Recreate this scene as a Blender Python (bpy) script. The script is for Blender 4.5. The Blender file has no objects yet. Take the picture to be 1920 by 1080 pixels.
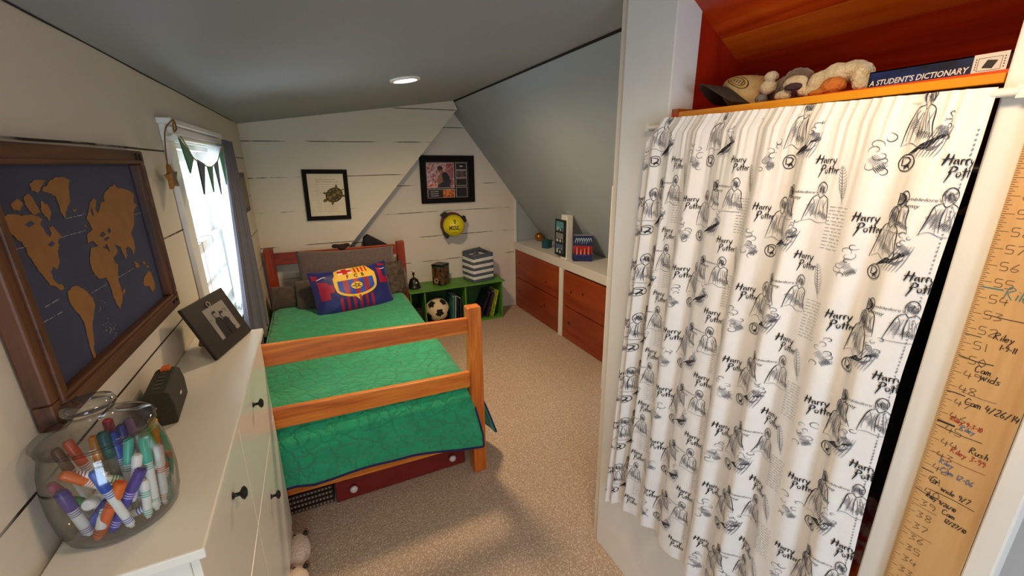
import bpy, math, random
from mathutils import Vector, Matrix
from mathutils.geometry import tessellate_polygon
random.seed(7)
PI = math.pi
D = bpy.data
SC = bpy.context.scene
COL = SC.collection

# ------------------------------------------------------------------ camera
cam = D.cameras.new('camera'); cam.sensor_width = 36; cam.lens = 782/1920*36
cam.clip_start = .02; cam.clip_end = 60
camo = D.objects.new('camera', cam); COL.objects.link(camo)
CAMM = ((0.90424077, 0.13473573, -0.40520972), (-0.42683740, 0.25721111, -0.86697882), (-0.01258858, 0.95691626, 0.29009102))
camo.matrix_world = Matrix([list(CAMM[0])+[0], list(CAMM[1])+[0], list(CAMM[2])+[1.58], [0, 0, 0, 1]])
SC.camera = camo

# ------------------------------------------------------------------ world, exposure
SC.view_settings.view_transform = 'Standard'; SC.view_settings.look = 'None'
SC.view_settings.gamma = 1; SC.view_settings.exposure = 0.12
SC.cycles.use_denoising = True
SC.cycles.max_bounces = 10; SC.cycles.diffuse_bounces = 6; SC.cycles.transparent_max_bounces = 24
W = D.worlds.new('overcast sky'); SC.world = W; W.use_nodes = True
wb = W.node_tree.nodes['Background']
wb.inputs[0].default_value = (.80, .90, 1.0, 1); wb.inputs[1].default_value = 1.6

def area_light(name, loc, target, sx, sy, power, col):
    l = D.lights.new(name, 'AREA'); l.shape = 'RECTANGLE'; l.size = sx; l.size_y = sy
    l.energy = power; l.color = col
    o = D.objects.new(name, l); COL.objects.link(o); o.location = loc
    o.rotation_euler = (Vector(target)-Vector(loc)).to_track_quat('-Z', 'Y').to_euler()
    return o
area_light('daylight_window', (-.78, 2.38, 1.30), (1.2, 2.2, .8), .8, .9, 22, (.86, .94, 1))
area_light('daylight_rear_window', (-.08, -1.66, 1.02), (.25, 1.5, .85),   .62, .95, 23, (.66, .84, 1))

# ------------------------------------------------------------------ helpers
def lin(c):
    return tuple(((v/255)/12.92 if v/255 <= .04045 else ((v/255+.055)/1.055)**2.4) for v in c)

def mat(name, rgb, rough=.6, var=0., scale=30., stretch=(1, 1, 1), bump=0., bscale=None, rgb2=None,
        metallic=0., spec=.5, sheen=0., emit=0., detail=4):
    m = D.materials.new(name); m.use_nodes = True
    nt = m.node_tree; n = nt.nodes; L = nt.links
    p = n['Principled BSDF']
    c = lin(rgb)
    p.inputs['Base Color'].default_value = (*c, 1)
    p.inputs['Roughness'].default_value = rough
    p.inputs['Metallic'].default_value = metallic
    p.inputs['Specular IOR Level'].default_value = spec
    if sheen: p.inputs['Sheen Weight'].default_value = sheen
    if emit:
        p.inputs['Emission Color'].default_value = (*c, 1); p.inputs['Emission Strength'].default_value = emit
    if var or bump or rgb2:
        tc = n.new('ShaderNodeTexCoord'); mp = n.new('ShaderNodeMapping')
        mp.inputs['Scale'].default_value = stretch
        L.new(tc.outputs['Object'], mp.inputs['Vector'])
        nz = n.new('ShaderNodeTexNoise'); nz.inputs['Scale'].default_value = scale
        nz.inputs['Detail'].default_value = detail
        L.new(mp.outputs[0], nz.inputs['Vector'])
        if var or rgb2:
            rp = n.new('ShaderNodeValToRGB')
            c2 = lin(rgb2) if rgb2 else tuple(min(1, v*(1+var)) for v in c)
            c1 = c if rgb2 else tuple(v*(1-var) for v in c)
            rp.color_ramp.elements[0].color = (*c1, 1); rp.color_ramp.elements[1].color = (*c2, 1)
            rp.color_ramp.elements[0].position = .35; rp.color_ramp.elements[1].position = .65
            L.new(nz.outputs[0], rp.inputs[0]); L.new(rp.outputs[0], p.inputs['Base Color'])
        if bump:
            nb = nz
            if bscale:
                nb = n.new('ShaderNodeTexNoise'); nb.inputs['Scale'].default_value = bscale
                nb.inputs['Detail'].default_value = 3; L.new(mp.outputs[0], nb.inputs['Vector'])
            b = n.new('ShaderNodeBump'); b.inputs['Strength'].default_value = bump
            b.inputs['Distance'].default_value = .01
            L.new(nb.outputs[0], b.inputs['Height']); L.new(b.outputs[0], p.inputs['Normal'])
    return m

def wood(name, dark, mid, light, grain=1, fine=60., rough=.45, ring=9., plank=None):
    """grain: axis index the grain runs along; plank: (axis, width) gaps between boards"""
    m = D.materials.new(name); m.use_nodes = True
    nt = m.node_tree; n = nt.nodes; L = nt.links; p = n['Principled BSDF']
    p.inputs['Roughness'].default_value = rough
    tc = n.new('ShaderNodeTexCoord'); mp = n.new('ShaderNodeMapping')
    s = [1, 1, 1]; s[grain] = .09; mp.inputs['Scale'].default_value = s
    L.new(tc.outputs['Object'], mp.inputs['Vector'])
    a = n.new('ShaderNodeTexNoise'); a.inputs['Scale'].default_value = ring; a.inputs['Detail'].default_value = 2
    a.inputs['Distortion'].default_value = .6
    L.new(mp.outputs[0], a.inputs['Vector'])
    mul = n.new('ShaderNodeMath'); mul.operation = 'MULTIPLY'; mul.inputs[1].default_value = 9
    L.new(a.outputs[0], mul.inputs[0])
    fr = n.new('ShaderNodeMath'); fr.operation = 'PINGPONG'; fr.inputs[1].default_value = 1
    L.new(mul.outputs[0], fr.inputs[0])
    b = n.new('ShaderNodeTexNoise'); b.inputs['Scale'].default_value = fine; b.inputs['Detail'].default_value = 5
    L.new(mp.outputs[0], b.inputs['Vector'])
    mx = n.new('ShaderNodeMix'); mx.data_type = 'FLOAT'; mx.inputs[0].default_value = .62
    L.new(fr.outputs[0], mx.inputs[2]); L.new(b.outputs[0], mx.inputs[3])
    rp = n.new('ShaderNodeValToRGB'); e = rp.color_ramp.elements
    e[0].color = (*lin(dark), 1); e[0].position = .2; e[1].color = (*lin(light), 1); e[1].position = .85
    k = e.new(.52); k.color = (*lin(mid), 1)
    L.new(mx.outputs[0], rp.inputs[0])
    out = rp.outputs[0]
    L.new(out, p.inputs['Base Color'])
    bp = n.new('ShaderNodeBump'); bp.inputs['Strength'].default_value = .12; bp.inputs['Distance'].default_value = .003
    L.new(b.outputs[0], bp.inputs['Height']); L.new(bp.outputs[0], p.inputs['Normal'])
    return m

def shiplap(name, rgb, heights, along=1, breaks=.45, gap=(48, 34, 24), half=.0028):
    """painted boards: open gaps at given heights, filled with paint here and there"""
    m = D.materials.new(name); m.use_nodes = True
    nt = m.node_tree; n = nt.nodes; L = nt.links; p = n['Principled BSDF']
    p.inputs['Roughness'].default_value = .55; p.inputs['Specular IOR Level'].default_value = .3
    tc = n.new('ShaderNodeTexCoord'); sep = n.new('ShaderNodeSeparateXYZ')
    L.new(tc.outputs['Object'], sep.inputs[0])
    wob = n.new('ShaderNodeTexNoise'); wob.inputs['Scale'].default_value = 1.3
    L.new(tc.outputs['Object'], wob.inputs['Vector'])
    wm = n.new('ShaderNodeMath'); wm.operation = 'MULTIPLY_ADD'; wm.inputs[1].default_value = .012; wm.inputs[2].default_value = -.006
    L.new(wob.outputs[0], wm.inputs[0])
    zz = n.new('ShaderNodeMath'); zz.operation = 'ADD'
    L.new(sep.outputs[2], zz.inputs[0]); L.new(wm.outputs[0], zz.inputs[1])
    acc = None
    for h in heights:
        c = n.new('ShaderNodeMath'); c.operation = 'COMPARE'; c.inputs[1].default_value = h; c.inputs[2].default_value = half
        L.new(zz.outputs[0], c.inputs[0])
        if acc is None: acc = c.outputs[0]
        else:
            a = n.new('ShaderNodeMath'); a.operation = 'MAXIMUM'
            L.new(acc, a.inputs[0]); L.new(c.outputs[0], a.inputs[1]); acc = a.outputs[0]
    mp = n.new('ShaderNodeMapping'); s = [1, 1, 6]; mp.inputs['Scale'].default_value = s
    L.new(tc.outputs['Object'], mp.inputs['Vector'])
    nz = n.new('ShaderNodeTexNoise'); nz.inputs['Scale'].default_value = 5; nz.inputs['Detail'].default_value = 3
    L.new(mp.outputs[0], nz.inputs['Vector'])
    rp = n.new('ShaderNodeMapRange'); rp.inputs[1].default_value = breaks-.05; rp.inputs[2].default_value = breaks+.05
    L.new(nz.outputs[0], rp.inputs[0])
    mk = n.new('ShaderNodeMath'); mk.operation = 'MULTIPLY'
    L.new(acc, mk.inputs[0]); L.new(rp.outputs[0], mk.inputs[1])
    tone = n.new('ShaderNodeTexNoise'); tone.inputs['Scale'].default_value = 3
    L.new(tc.outputs['Object'], tone.inputs['Vector'])
    r2 = n.new('ShaderNodeValToRGB'); c = lin(rgb)
    r2.color_ramp.elements[0].color = (*[v*.94 for v in c], 1); r2.color_ramp.elements[1].color = (*c, 1)
    L.new(tone.outputs[0], r2.inputs[0])
    mx = n.new('ShaderNodeMix'); mx.data_type = 'RGBA'
    L.new(mk.outputs[0], mx.inputs[0]); L.new(r2.outputs[0], mx.inputs[6]); mx.inputs[7].default_value = (*lin(gap), 1)
    L.new(mx.outputs[2], p.inputs['Base Color'])
    b = n.new('ShaderNodeBump'); b.inputs['Strength'].default_value = .5; b.inputs['Distance'].default_value = .004; b.invert = True
    L.new(mk.outputs[0], b.inputs['Height']); L.new(b.outputs[0], p.inputs['Normal'])
    return m

def glass(name, tint=(1, 1, 1), edge=.5, rim=(.55, .6, .62)):
    m = D.materials.new(name); m.use_nodes = True
    nt = m.node_tree; n = nt.nodes; L = nt.links
    out = n['Material Output']
    t = n.new('ShaderNodeBsdfTransparent'); g = n.new('ShaderNodeBsdfGlossy'); g.inputs['Roughness'].default_value = .03
    lw = n.new('ShaderNodeLayerWeight'); lw.inputs['Blend'].default_value = .5
    pw = n.new('ShaderNodeMath'); pw.operation = 'POWER'; pw.inputs[1].default_value = edge
    L.new(lw.outputs['Facing'], pw.inputs[0])
    mc = n.new('ShaderNodeMix'); mc.data_type = 'RGBA'; mc.inputs[6].default_value = (*tint, 1); mc.inputs[7].default_value = (*rim, 1)
    L.new(pw.outputs[0], mc.inputs[0]); L.new(mc.outputs[2], t.inputs['Color'])
    rf = n.new('ShaderNodeMapRange'); rf.inputs[3].default_value = .03; rf.inputs[4].default_value = .65
    L.new(pw.outputs[0], rf.inputs[0])
    mx = n.new('ShaderNodeMixShader')
    L.new(rf.outputs[0], mx.inputs[0]); L.new(t.outputs[0], mx.inputs[1]); L.new(g.outputs[0], mx.inputs[2])
    L.new(mx.outputs[0], out.inputs['Surface'])
    return m

def setp(o, label=None, cat=None, group=None, kind=None):
    if label: o['label'] = label
    if cat: o['category'] = cat
    if group: o['group'] = group
    if kind: o['kind'] = kind
    return o
def thing(name, label, cat, loc=(0, 0, 0), rz=0, group=None, rot=None):
    o = D.objects.new(name, None); COL.objects.link(o); o.empty_display_size = .05
    o.location = loc; o.rotation_euler = rot if rot else (0, 0, rz)
    return setp(o, label, cat, group)
def wloc(o):
    v = Vector((0, 0, 0))
    while o: v += o.location; o = o.parent
    return v

_tx = {}
def glyphs(s, font_shear=0., bold=0.):
    key = (s, font_shear, bold)
    if key not in _tx:
        c = D.curves.new('t', 'FONT'); c.body = s; c.size = 1; c.resolution_u = 2; c.shear = font_shear; c.offset = bold
        o = D.objects.new('t', c)
        me = D.meshes.new_from_object(o)
        vs = [(v.co.x, v.co.y) for v in me.vertices]; fs = [tuple(p.vertices) for p in me.polygons]
        D.objects.remove(o); D.curves.remove(c); D.meshes.remove(me)
        x0 = min(v[0] for v in vs); x1 = max(v[0] for v in vs)
        _tx[key] = ([(x-x0, y) for x, y in vs], fs, x1-x0)
    return _tx[key]

class B:
    def __init__(s): s.v = []; s.f = []; s.m = []
    def add(s, vs, fs, mi=0):
        o = len(s.v); s.v += [tuple(v) for v in vs]
        for f in fs: s.f.append(tuple(i+o for i in f)); s.m.append(mi)
        return s
    def box(s, x0, x1, y0, y1, z0, z1, mi=0):
        return s.add([(x, y, z) for x in (x0, x1) for y in (y0, y1) for z in (z0, z1)],
              [(0, 1, 3, 2), (4, 6, 7, 5), (0, 4, 5, 1), (2, 3, 7, 6), (0, 2, 6, 4), (1, 5, 7, 3)], mi)
    def hexa(s, p, mi=0):   # 8 corners ordered like box
        return s.add(p, [(0, 1, 3, 2), (4, 6, 7, 5), (0, 4, 5, 1), (2, 3, 7, 6), (0, 2, 6, 4), (1, 5, 7, 3)], mi)
    def obox(s, c, d, R=None, mi=0):
        R = R or Matrix.Identity(3); c = Vector(c)
        return s.hexa([c+R@Vector((x*d[0]/2, y*d[1]/2, z*d[2]/2)) for x in (-1, 1) for y in (-1, 1) for z in (-1, 1)], mi)
    def bar(s, a, b, w, t, up=(0, 0, 1), mi=0):
        a = Vector(a); b = Vector(b); d = (b-a); l = d.length; d.normalize()
        u = Vector(up); x = d.cross(u).normalized(); u = x.cross(d)
        R = Matrix((x, d, u)).transposed()
        return s.obox((a+b)/2, (w, l, t), R, mi)
    def lathe(s, prof, c=(0, 0, 0), n=24, R=None, mi=0, caps=True):
        R = R or Matrix.Identity(3); c = Vector(c); vs = []; fs = []
        for r, z in prof:
            for i in range(n):
                a = 2*PI*i/n; vs.append(c+R@Vector((r*math.cos(a), r*math.sin(a), z)))
        for j in range(len(prof)-1):
            for i in range(n):
                k = (i+1) % n; fs.append((j*n+i, j*n+k, (j+1)*n+k, (j+1)*n+i))
        if caps:
            if prof[0][0] > 1e-6: fs.append(tuple(reversed(range(n))))
            if prof[-1][0] > 1e-6: fs.append(tuple(range((len(prof)-1)*n, len(prof)*n)))
        return s.add(vs, fs, mi)
    def cyl(s, a, b, r, r2=None, n=14, mi=0):
        a = Vector(a); b = Vector(b); d = b-a
        return s.lathe([(r, 0), (r if r2 is None else r2, d.length)], a, n, d.to_track_quat('Z', 'Y').to_matrix(), mi)
    def ball(s, c, r, nu=20, nv=12, R=None, mi=0):
        r = (r, r, r) if not isinstance(r, (tuple, list)) else r
        R = R or Matrix.Identity(3); c = Vector(c); vs = []; fs = []
        for j in range(nv+1):
            t = PI*j/nv
            for i in range(nu):
                a = 2*PI*i/nu
                vs.append(c+R@Vector((r[0]*math.sin(t)*math.cos(a), r[1]*math.sin(t)*math.sin(a), -r[2]*math.cos(t))))
        for j in range(nv):
            for i in range(nu):
                k = (i+1) % nu; fs.append((j*nu+i, j*nu+k, (j+1)*nu+k, (j+1)*nu+i))
        return s.add(vs, fs, mi)
    def tube(s, pts, r, n=8, mi=0):
        pts = [Vector(p) for p in pts]; rs = r if isinstance(r, (list, tuple)) else [r]*len(pts)
        vs = []; fs = []; up = Vector((0, 0, 1))
        for i, p in enumerate(pts):
            d = (pts[min(i+1, len(pts)-1)]-pts[max(i-1, 0)]).normalized()
            if abs(d.dot(up)) > .95: up = Vector((1, 0, 0))
            x = d.cross(up).normalized(); y = x.cross(d).normalized(); up = y
            for k in range(n):
                a = 2*PI*k/n; vs.append(p+(x*math.cos(a)+y*math.sin(a))*rs[i])
        for i in range(len(pts)-1):
            for k in range(n):
                q = (k+1) % n; fs.append((i*n+k, i*n+q, (i+1)*n+q, (i+1)*n+k))
        fs.append(tuple(reversed(range(n)))); fs.append(tuple(range((len(pts)-1)*n, len(pts)*n)))
        return s.add(vs, fs, mi)
    def grid(s, fn, nu, nv, mi=0, wrap=False):
        vs = [fn(i/nu, j/nv) for j in range(nv+1) for i in range(nu+(0 if wrap else 1))]
        w = nu if wrap else nu+1
        fs = [(j*w+i, j*w+(i+1) % w, (j+1)*w+(i+1) % w, (j+1)*w+i) for j in range(nv) for i in range(nu)]
        return s.add(vs, fs, mi)
    def flat(s, poly, fn, mi=0):
        t = tessellate_polygon([[Vector((x, y, 0)) for x, y in poly]])
        return s.add([fn(x, y) for x, y in poly], [tuple(f) for f in t], mi)
    def prism(s, poly, fa, fb, mi=0):
        n = len(poly); t = tessellate_polygon([[Vector((x, y, 0)) for x, y in poly]])
        vs = [fa(x, y) for x, y in poly]+[fb(x, y) for x, y in poly]
        fs = [tuple(f) for f in t]+[tuple(i+n for i in reversed(f)) for f in t]
        fs += [(i, (i+1) % n, (i+1) % n+n, i+n) for i in range(n)]
        return s.add(vs, fs, mi)
    def ribbon(s, pts, w, fn, mi=0, taper=True):
        n = len(pts); vs = []
        for i in range(n):
            a = pts[max(i-1, 0)]; b = pts[min(i+1, n-1)]
            dx, dy = b[0]-a[0], b[1]-a[1]; l = math.hypot(dx, dy) or 1
            k = w/2*((.25+.75*math.sin(PI*(i+.5)/n)) if taper else 1)
            nx, ny = -dy/l*k, dx/l*k
            vs += [fn(pts[i][0]+nx, pts[i][1]+ny), fn(pts[i][0]-nx, pts[i][1]-ny)]
        return s.add(vs, [(2*i, 2*i+1, 2*i+3, 2*i+2) for i in range(n-1)], mi)
    def text(s, string, size, fn, x=0, y=0, mi=0, center=False, sx=1., shear=0., bold=0.):
        vs, fs, w = glyphs(string, shear, bold)
        ox = x-(w*size*sx/2 if center else 0)
        return s.add([fn(ox+a*size*sx, y+b*size) for a, b in vs], fs, mi)
    def build(s, name, mats, parent=None, smooth=False, bevel=0., seg=2, world=True, sub=0):
        me = D.meshes.new(name); off = Vector((0, 0, 0))
        if parent is not None and world: off = wloc(parent)
        me.from_pydata([Vector(v)-off for v in s.v], [], s.f)
        for m in (mats if isinstance(mats, (list, tuple)) else [mats]): me.materials.append(m)
        me.polygons.foreach_set('material_index', s.m)
        import bmesh
        bm = bmesh.new(); bm.from_mesh(me); bmesh.ops.recalc_face_normals(bm, faces=bm.faces); bm.to_mesh(me); bm.free()
        if smooth:
            me.polygons.foreach_set('use_smooth', [True]*len(me.polygons))
            if smooth is not True: me.set_sharp_from_angle(angle=math.radians(smooth))
        me.update()
        o = D.objects.new(name, me); COL.objects.link(o)
        if parent is not None: o.parent = parent
        if bevel:
            b = o.modifiers.new('b', 'BEVEL'); b.width = bevel; b.segments = seg; b.limit_method = 'ANGLE'
        if sub:
            q = o.modifiers.new('s', 'SUBSURF'); q.levels = sub; q.render_levels = sub
        return o

def struct(b, name, mats, parent=None, **k):
    o = b.build(name, mats, parent, **k)
    if parent is None: o['kind'] = 'structure'
    return o
def one(b, name, mats, label, cat, group=None, **k):
    """a thing that is a single mesh; its origin is put at its base"""
    xs = [v[0] for v in b.v]; ys = [v[1] for v in b.v]; z = min(v[2] for v in b.v)
    o = b.build(name, mats, None, **k)
    c = Vector(((min(xs)+max(xs))/2, (min(ys)+max(ys))/2, z))
    o.data.transform(Matrix.Translation(-c)); o.location = c
    return setp(o, label, cat, group)
def RZ(a): return Matrix.Rotation(a, 3, 'Z')
def smoothpath(pts, n=6):
    out = []
    P = [pts[0]]+list(pts)+[pts[-1]]
    for i in range(1, len(P)-2):
        for k in range(n):
            t = k/n; a, b, c, d = P[i-1], P[i], P[i+1], P[i+2]
            out.append(tuple(.5*(2*b[j]+(c[j]-a[j])*t+(2*a[j]-5*b[j]+4*c[j]-d[j])*t*t+(3*b[j]-a[j]-3*c[j]+d[j])*t**3) for j in range(len(b))))
    out.append(tuple(pts[-1])); return out

# ------------------------------------------------------------------ room dimensions
def WX(y): return -.4715+.0106*y          # left wall face
WROT = -.0106
YD, YG = 3.90, 4.12                       # dormer cheek wall, gable wall
RX, RZ0 = 1.27, 2.11                      # ridge line where shallow ceiling meets the steep slope
SL = 1.2875                               # steep slope, drop per metre
def ceil_z(x): return 2.11-.137*(RX-x)
CX = .92                                  # closet front plane

# ------------------------------------------------------------------ materials
M_left = shiplap('cream painted boards', (222, 212, 196), [1.631, 1.353, 1.081, .81, .54, .27], breaks=.40)
M_left_bare = mat('cream painted wall', (222, 212, 196), .55, var=.03, scale=3)
M_dorm = shiplap('cream dormer boards', (224, 215, 198), [2.03, 1.755, 1.481, 1.207, .925, .65, .38], breaks=.49)
M_gab = shiplap('white gable boards', (222, 214, 204), [1.90, 1.372, 1.113, .87, .62, .36], breaks=.50)
M_ceil = mat('grey ceiling paint', (150, 153, 158), .55, var=.03, scale=2)
M_slope = mat('pale grey slope paint', (164, 174, 182), .6, var=.03, scale=2.5)
M_white = mat('white trim paint', (232, 230, 226), .35, var=.02, scale=8)
M_dark = mat('black', (22, 20, 20), .6)

def carpet():
    m = mat('looped beige carpet', (196, 160, 122), .95, spec=.1)
    nt = m.node_tree; n = nt.nodes; L = nt.links; p = n['Principled BSDF']
    tc = n.new('ShaderNodeTexCoord')
    v = n.new('ShaderNodeTexVoronoi'); v.inputs['Scale'].default_value = 170
    mp = n.new('ShaderNodeMapping'); mp.inputs['Scale'].default_value = (1.25, .8, 1)
    L.new(tc.outputs['Object'], mp.inputs['Vector']); L.new(mp.outputs[0], v.inputs['Vector'])
    z = n.new('ShaderNodeTexNoise'); z.inputs['Scale'].default_value = 90; L.new(tc.outputs['Object'], z.inputs['Vector'])
    ad = n.new('ShaderNodeMath'); ad.operation = 'MULTIPLY_ADD'; ad.inputs[1].default_value = .9
    L.new(z.outputs[0], ad.inputs[0]); L.new(v.outputs['Distance'], ad.inputs[2])
    r = n.new('ShaderNodeValToRGB'); e = r.color_ramp.elements
    e[0].position = .45; e[0].color = (*lin((230, 214, 198)), 1); e[1].position = 1.2; e[1].color = (*lin((176, 152, 132)), 1)
    L.new(ad.outputs[0], r.inputs[0]); L.new(r.outputs[0], p.inputs['Base Color'])
    b = n.new('ShaderNodeBump'); b.inputs['Strength'].default_value = .6; b.inputs['Distance'].default_value = .004; b.invert = True
    L.new(v.outputs['Distance'], b.inputs['Height']); L.new(b.outputs[0], p.inputs['Normal'])
    return m
M_carpet = carpet()
M_oak = wood('orange oak', (168, 82, 18), (206, 110, 30), (228, 142, 52), grain=0, fine=90, rough=.4)
M_oakz = wood('orange oak upright', (168, 82, 18), (206, 110, 30), (228, 142, 52), grain=2, fine=90, rough=.4)
M_cherry = wood('red stained headboard', (104, 26, 10), (150, 48, 18), (178, 72, 26), grain=0, fine=80)
M_cherryz = wood('red stained headboard post', (104, 26, 10), (150, 48, 18), (178, 72, 26), grain=2, fine=80)
M_cedar = wood('red cedar planks', (166, 40, 6), (206, 70, 12), (226, 104, 28), grain=1, fine=45, ring=5, rough=.3)
M_cedar2 = wood('amber cedar plank', (196, 76, 10), (222, 108, 24), (238, 142, 48), grain=1, fine=45, ring=5, rough=.3)
M_cedarz = wood('dark red cedar side', (140, 24, 6), (166, 36, 8), (184, 54, 16), grain=2, fine=45, ring=4, rough=.35)
M_drawer = wood('stained pine drawer', (124, 44, 18), (146, 60, 24), (164, 76, 34), grain=1, fine=50, ring=3, rough=.4)
M_shelf = wood('honey shelf edge', (204, 120, 10), (232, 150, 22), (244, 178, 44), grain=1, fine=60, rough=.35)

# ------------------------------------------------------------------ setting: floor, walls, ceilings
b = B(); b.box(-.6, 2.5, -1.75, 4.3, -.06, 0); struct(b, 'floor', M_carpet)

# left wall with a window opening
WY0, WY1, WZ0, WZ1 = 2.02, 2.74, .86, 1.665
def lw(y, z, d=0): return (WX(y)+d, y, z)
b = B()
for y0, y1, z0, z1 in [(-1.75, WY0, 0, 2.0), (WY1, 4.2, 0, 2.0), (WY0, WY1, 0, WZ0), (WY0, WY1, WZ1, 2.0)]:
    b.hexa([lw(y, z, d) for d in (-.12, 0) for y in (y0, y1) for z in (z0, z1)])
wl_o = struct(b, 'wall_left', M_left)

# dormer cheek wall (boards, cut by the old roof slope on its right edge)
b = B()
poly = [(WX(YD)-.02, 0), (-.08, 0), (.243, .881), (1.298, 2.04), (1.262, ceil_z(1.262)+.01), (WX(YD)-.02, ceil_z(WX(YD))+.01)]
b.prism(poly, lambda x, y: (x, YD, y), lambda x, y: (x, YD+.04, y))
struct(b, 'wall_back', M_dorm)
# gable wall behind, and the blue grey painted strip that closes the shelf alcove
b = B(); poly = [(-.6, 0), (1.975, 0), (1.975, RZ0-SL*(1.975-RX)), (1.27, 2.12), (-.6, 2.12)]
b.prism(poly, lambda x, y: (x, YG, y), lambda x, y: (x, YG+.05, y))
struct(b, 'wall_gable', M_gab)
b = B(); poly = [(1.975, .3), (2.45, .3), (2.45, .62), (1.985, RZ0-SL*(1.985-RX)), (1.975, 1.22)]
b.prism(poly, lambda x, y: (x, YG+.004, y), lambda x, y: (x, YG+.05, y)); struct(b, 'wall_alcove', M_slope)
b = B(); b.box(1.958, 1.985, YG-.012, YG+.01, .0, 1.19); struct(b, 'trim_1', M_white)
# ceilings
b = B(); b.hexa([(x, y, ceil_z(x)+d) for x in (-.62, RX) for y in (-1.75, 4.2) for d in (0, .05)])
struct(b, 'ceiling', M_ceil)
xb = 2.37
b = B(); b.hexa([(x+e, y, RZ0-SL*(x-RX)+e*.78) for x in (RX, xb+.05) for y in (1.10, YG+.05) for e in (0, .05)])
struct(b, 'ceiling_slope', M_slope)
b = B(); b.box(RX-.003, RX+.003, 1.17, YD, RZ0-.012, RZ0+.002); b.tube([(WX(y)+.002, y, ceil_z(WX(y))-.001+.0012*math.sin(9*y)) for y in [-.5+.2*i for i in range(22)]], .0022, 5)
struct(b, 'trim_8', mat('dark seam', (40, 34, 30), .9))
# rear wall with the window that lets the cool light in
b = B()
for x0, x1, z0, z1 in [(-.62, -.42, 0, 2.1), (.26, 1.05, 0, 2.1), (-.42, .26, 0, .5), (-.42, .26, 1.55, 2.1)]:
    b.box(x0, x1, -1.63, -1.55, z0, z1)
struct(b, 'wall_rear', M_left_bare)
b = B()
for x0, x1, z0, z1 in [(-.455, -.42, .44, 1.61), (.26, .32, .44, 1.61), (-.42, .26, .44, .5), (-.42, .26, 1.55, 1.61), (-.42, .26, 1.0, 1.04)]:
    b.box(x0, x1, -1.60, -1.53, z0, z1)
struct(b, 'window_2', M_white)

# right hand wall: post, kick board, header, trims, wall beyond the ruler
b = B(); b.box(CX, CX+.09, .936, 1.136, 0, 2.06); struct(b, 'wall_closet', M_white, bevel=.003)
b = B(); b.box(CX, CX+.03, .295, .936, 0, .40); struct(b, 'trim_2', M_white)
b = B(); b.box(CX-.003, CX+.06, .252, .292, 0, 2.06); struct(b, 'trim_3', M_white, bevel=.003)
b = B(); b.box(CX-.003, CX+.04, .134, .1655, 0, 2.06); struct(b, 'trim_4', M_white, bevel=.003)
b = B(); b.box(CX+.015, CX+.06, .16, .26, 0, 2.06); b.box(CX, CX+.06, .252, .94, 2.0, 2.06); struct(b, 'trim_5', M_white)
M_side = shiplap('white side boards', (216, 214, 212), [1.36, 1.09, .82], breaks=.3)
b = B(); b.box(1.05, 1.10, -1.75, .27, 0, 2.1); struct(b, 'wall_right', M_side)
b = B(); b.box(.93, 2.45, 1.138, 1.17, 0, 2.1); struct(b, 'wall_knee_end', M_left_bare)
# half height white panel beyond the closet post
b = B(); b.box(1.71, 2.3, 2.12, 2.16, 0, 1.425); b.box(1.705, 1.735, 2.10, 2.12, 0, 1.43); struct(b, 'wall_panel', M_white)
b = B(); b.tube(smoothpath([(1.704, 2.108, 1.405), (1.698, 2.105, 1.37), (1.702, 2.10, 1.30), (1.700, 2.10, 1.24)]), [.007]*18+[.004])
one(b, 'strap', mat('brown leather strap', (62, 38, 22), .6), 'short dark brown strap hanging on the white panel edge', 'strap')

# closet lining: cedar side, sloping cedar planks, dark back
def cz(x): return 2.612-.65*x
b = B(); poly = [(CX+.02, 0), (1.75, 0), (1.75, cz(1.75)), (CX+.02, cz(CX+.02))]
b.prism(poly, lambda x, y: (x, .94, y), lambda x, y: (x, .965, y)); struct(b, 'wall_closet_left', M_cedarz)
b = B(); b.prism(poly, lambda x, y: (x, .262, y), lambda x, y: (x, .24, y)); struct(b, 'wall_closet_right', M_cedarz)
b = B(); b.box(1.70, 1.74, .25, .96, 0, 1.6); struct(b, 'wall_closet_back', M_cedarz)
b = B(); xs = [CX+.005, 1.098, 1.165, 1.33, 1.5, 1.76]
for i in range(5):
    x0, x1 = xs[i], xs[i+1]-.0025
    b.hexa([(x, y, cz(x)+e) for x in (x0, x1) for y in (.25, .95) for e in (0, .02)], 1 if i == 1 else 0)
struct(b, 'ceiling_closet', [M_cedar, M_cedar2])

# window in the left wall
M_glass = glass('window glass', edge=5, rim=(.9, .95, .95))
win = D.objects.new('window_1', None); COL.objects.link(win); win['kind'] = 'structure'
win.location = (WX(2.0), WY0, WZ0)
b = B()
for y0, y1, z0, z1, d in [(1.93, WY0, .80, WZ1, .018), (WY1, 2.83, .80, WZ1, .018), (1.93, 2.83, WZ1, 1.725, .020), (1.955, 2.81, 1.69, 1.715, .032), (1.915, 2.845, 1.722, 1.742, .045), (1.915, 2.845, .825, .85, .05)]:
    b.hexa([lw(y, z, e) for e in (.0005, d) for y in (y0, y1) for z in (z0, z1)])
b.build('casing', M_white, win, bevel=.003)
b = B()
for y0, y1, z0, z1 in [(WY0, WY0+.015, WZ0, WZ1), (WY1-.015, WY1, WZ0, WZ1), (WY0, WY1, WZ0, WZ0+.02), (WY0, WY1, WZ1-.02, WZ1)]:
    b.hexa([lw(y, z, e) for e in (-.12, .0) for y in (y0, y1) for z in (z0, z1)])
b.build('frame', M_white, win)
b = B()
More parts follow.
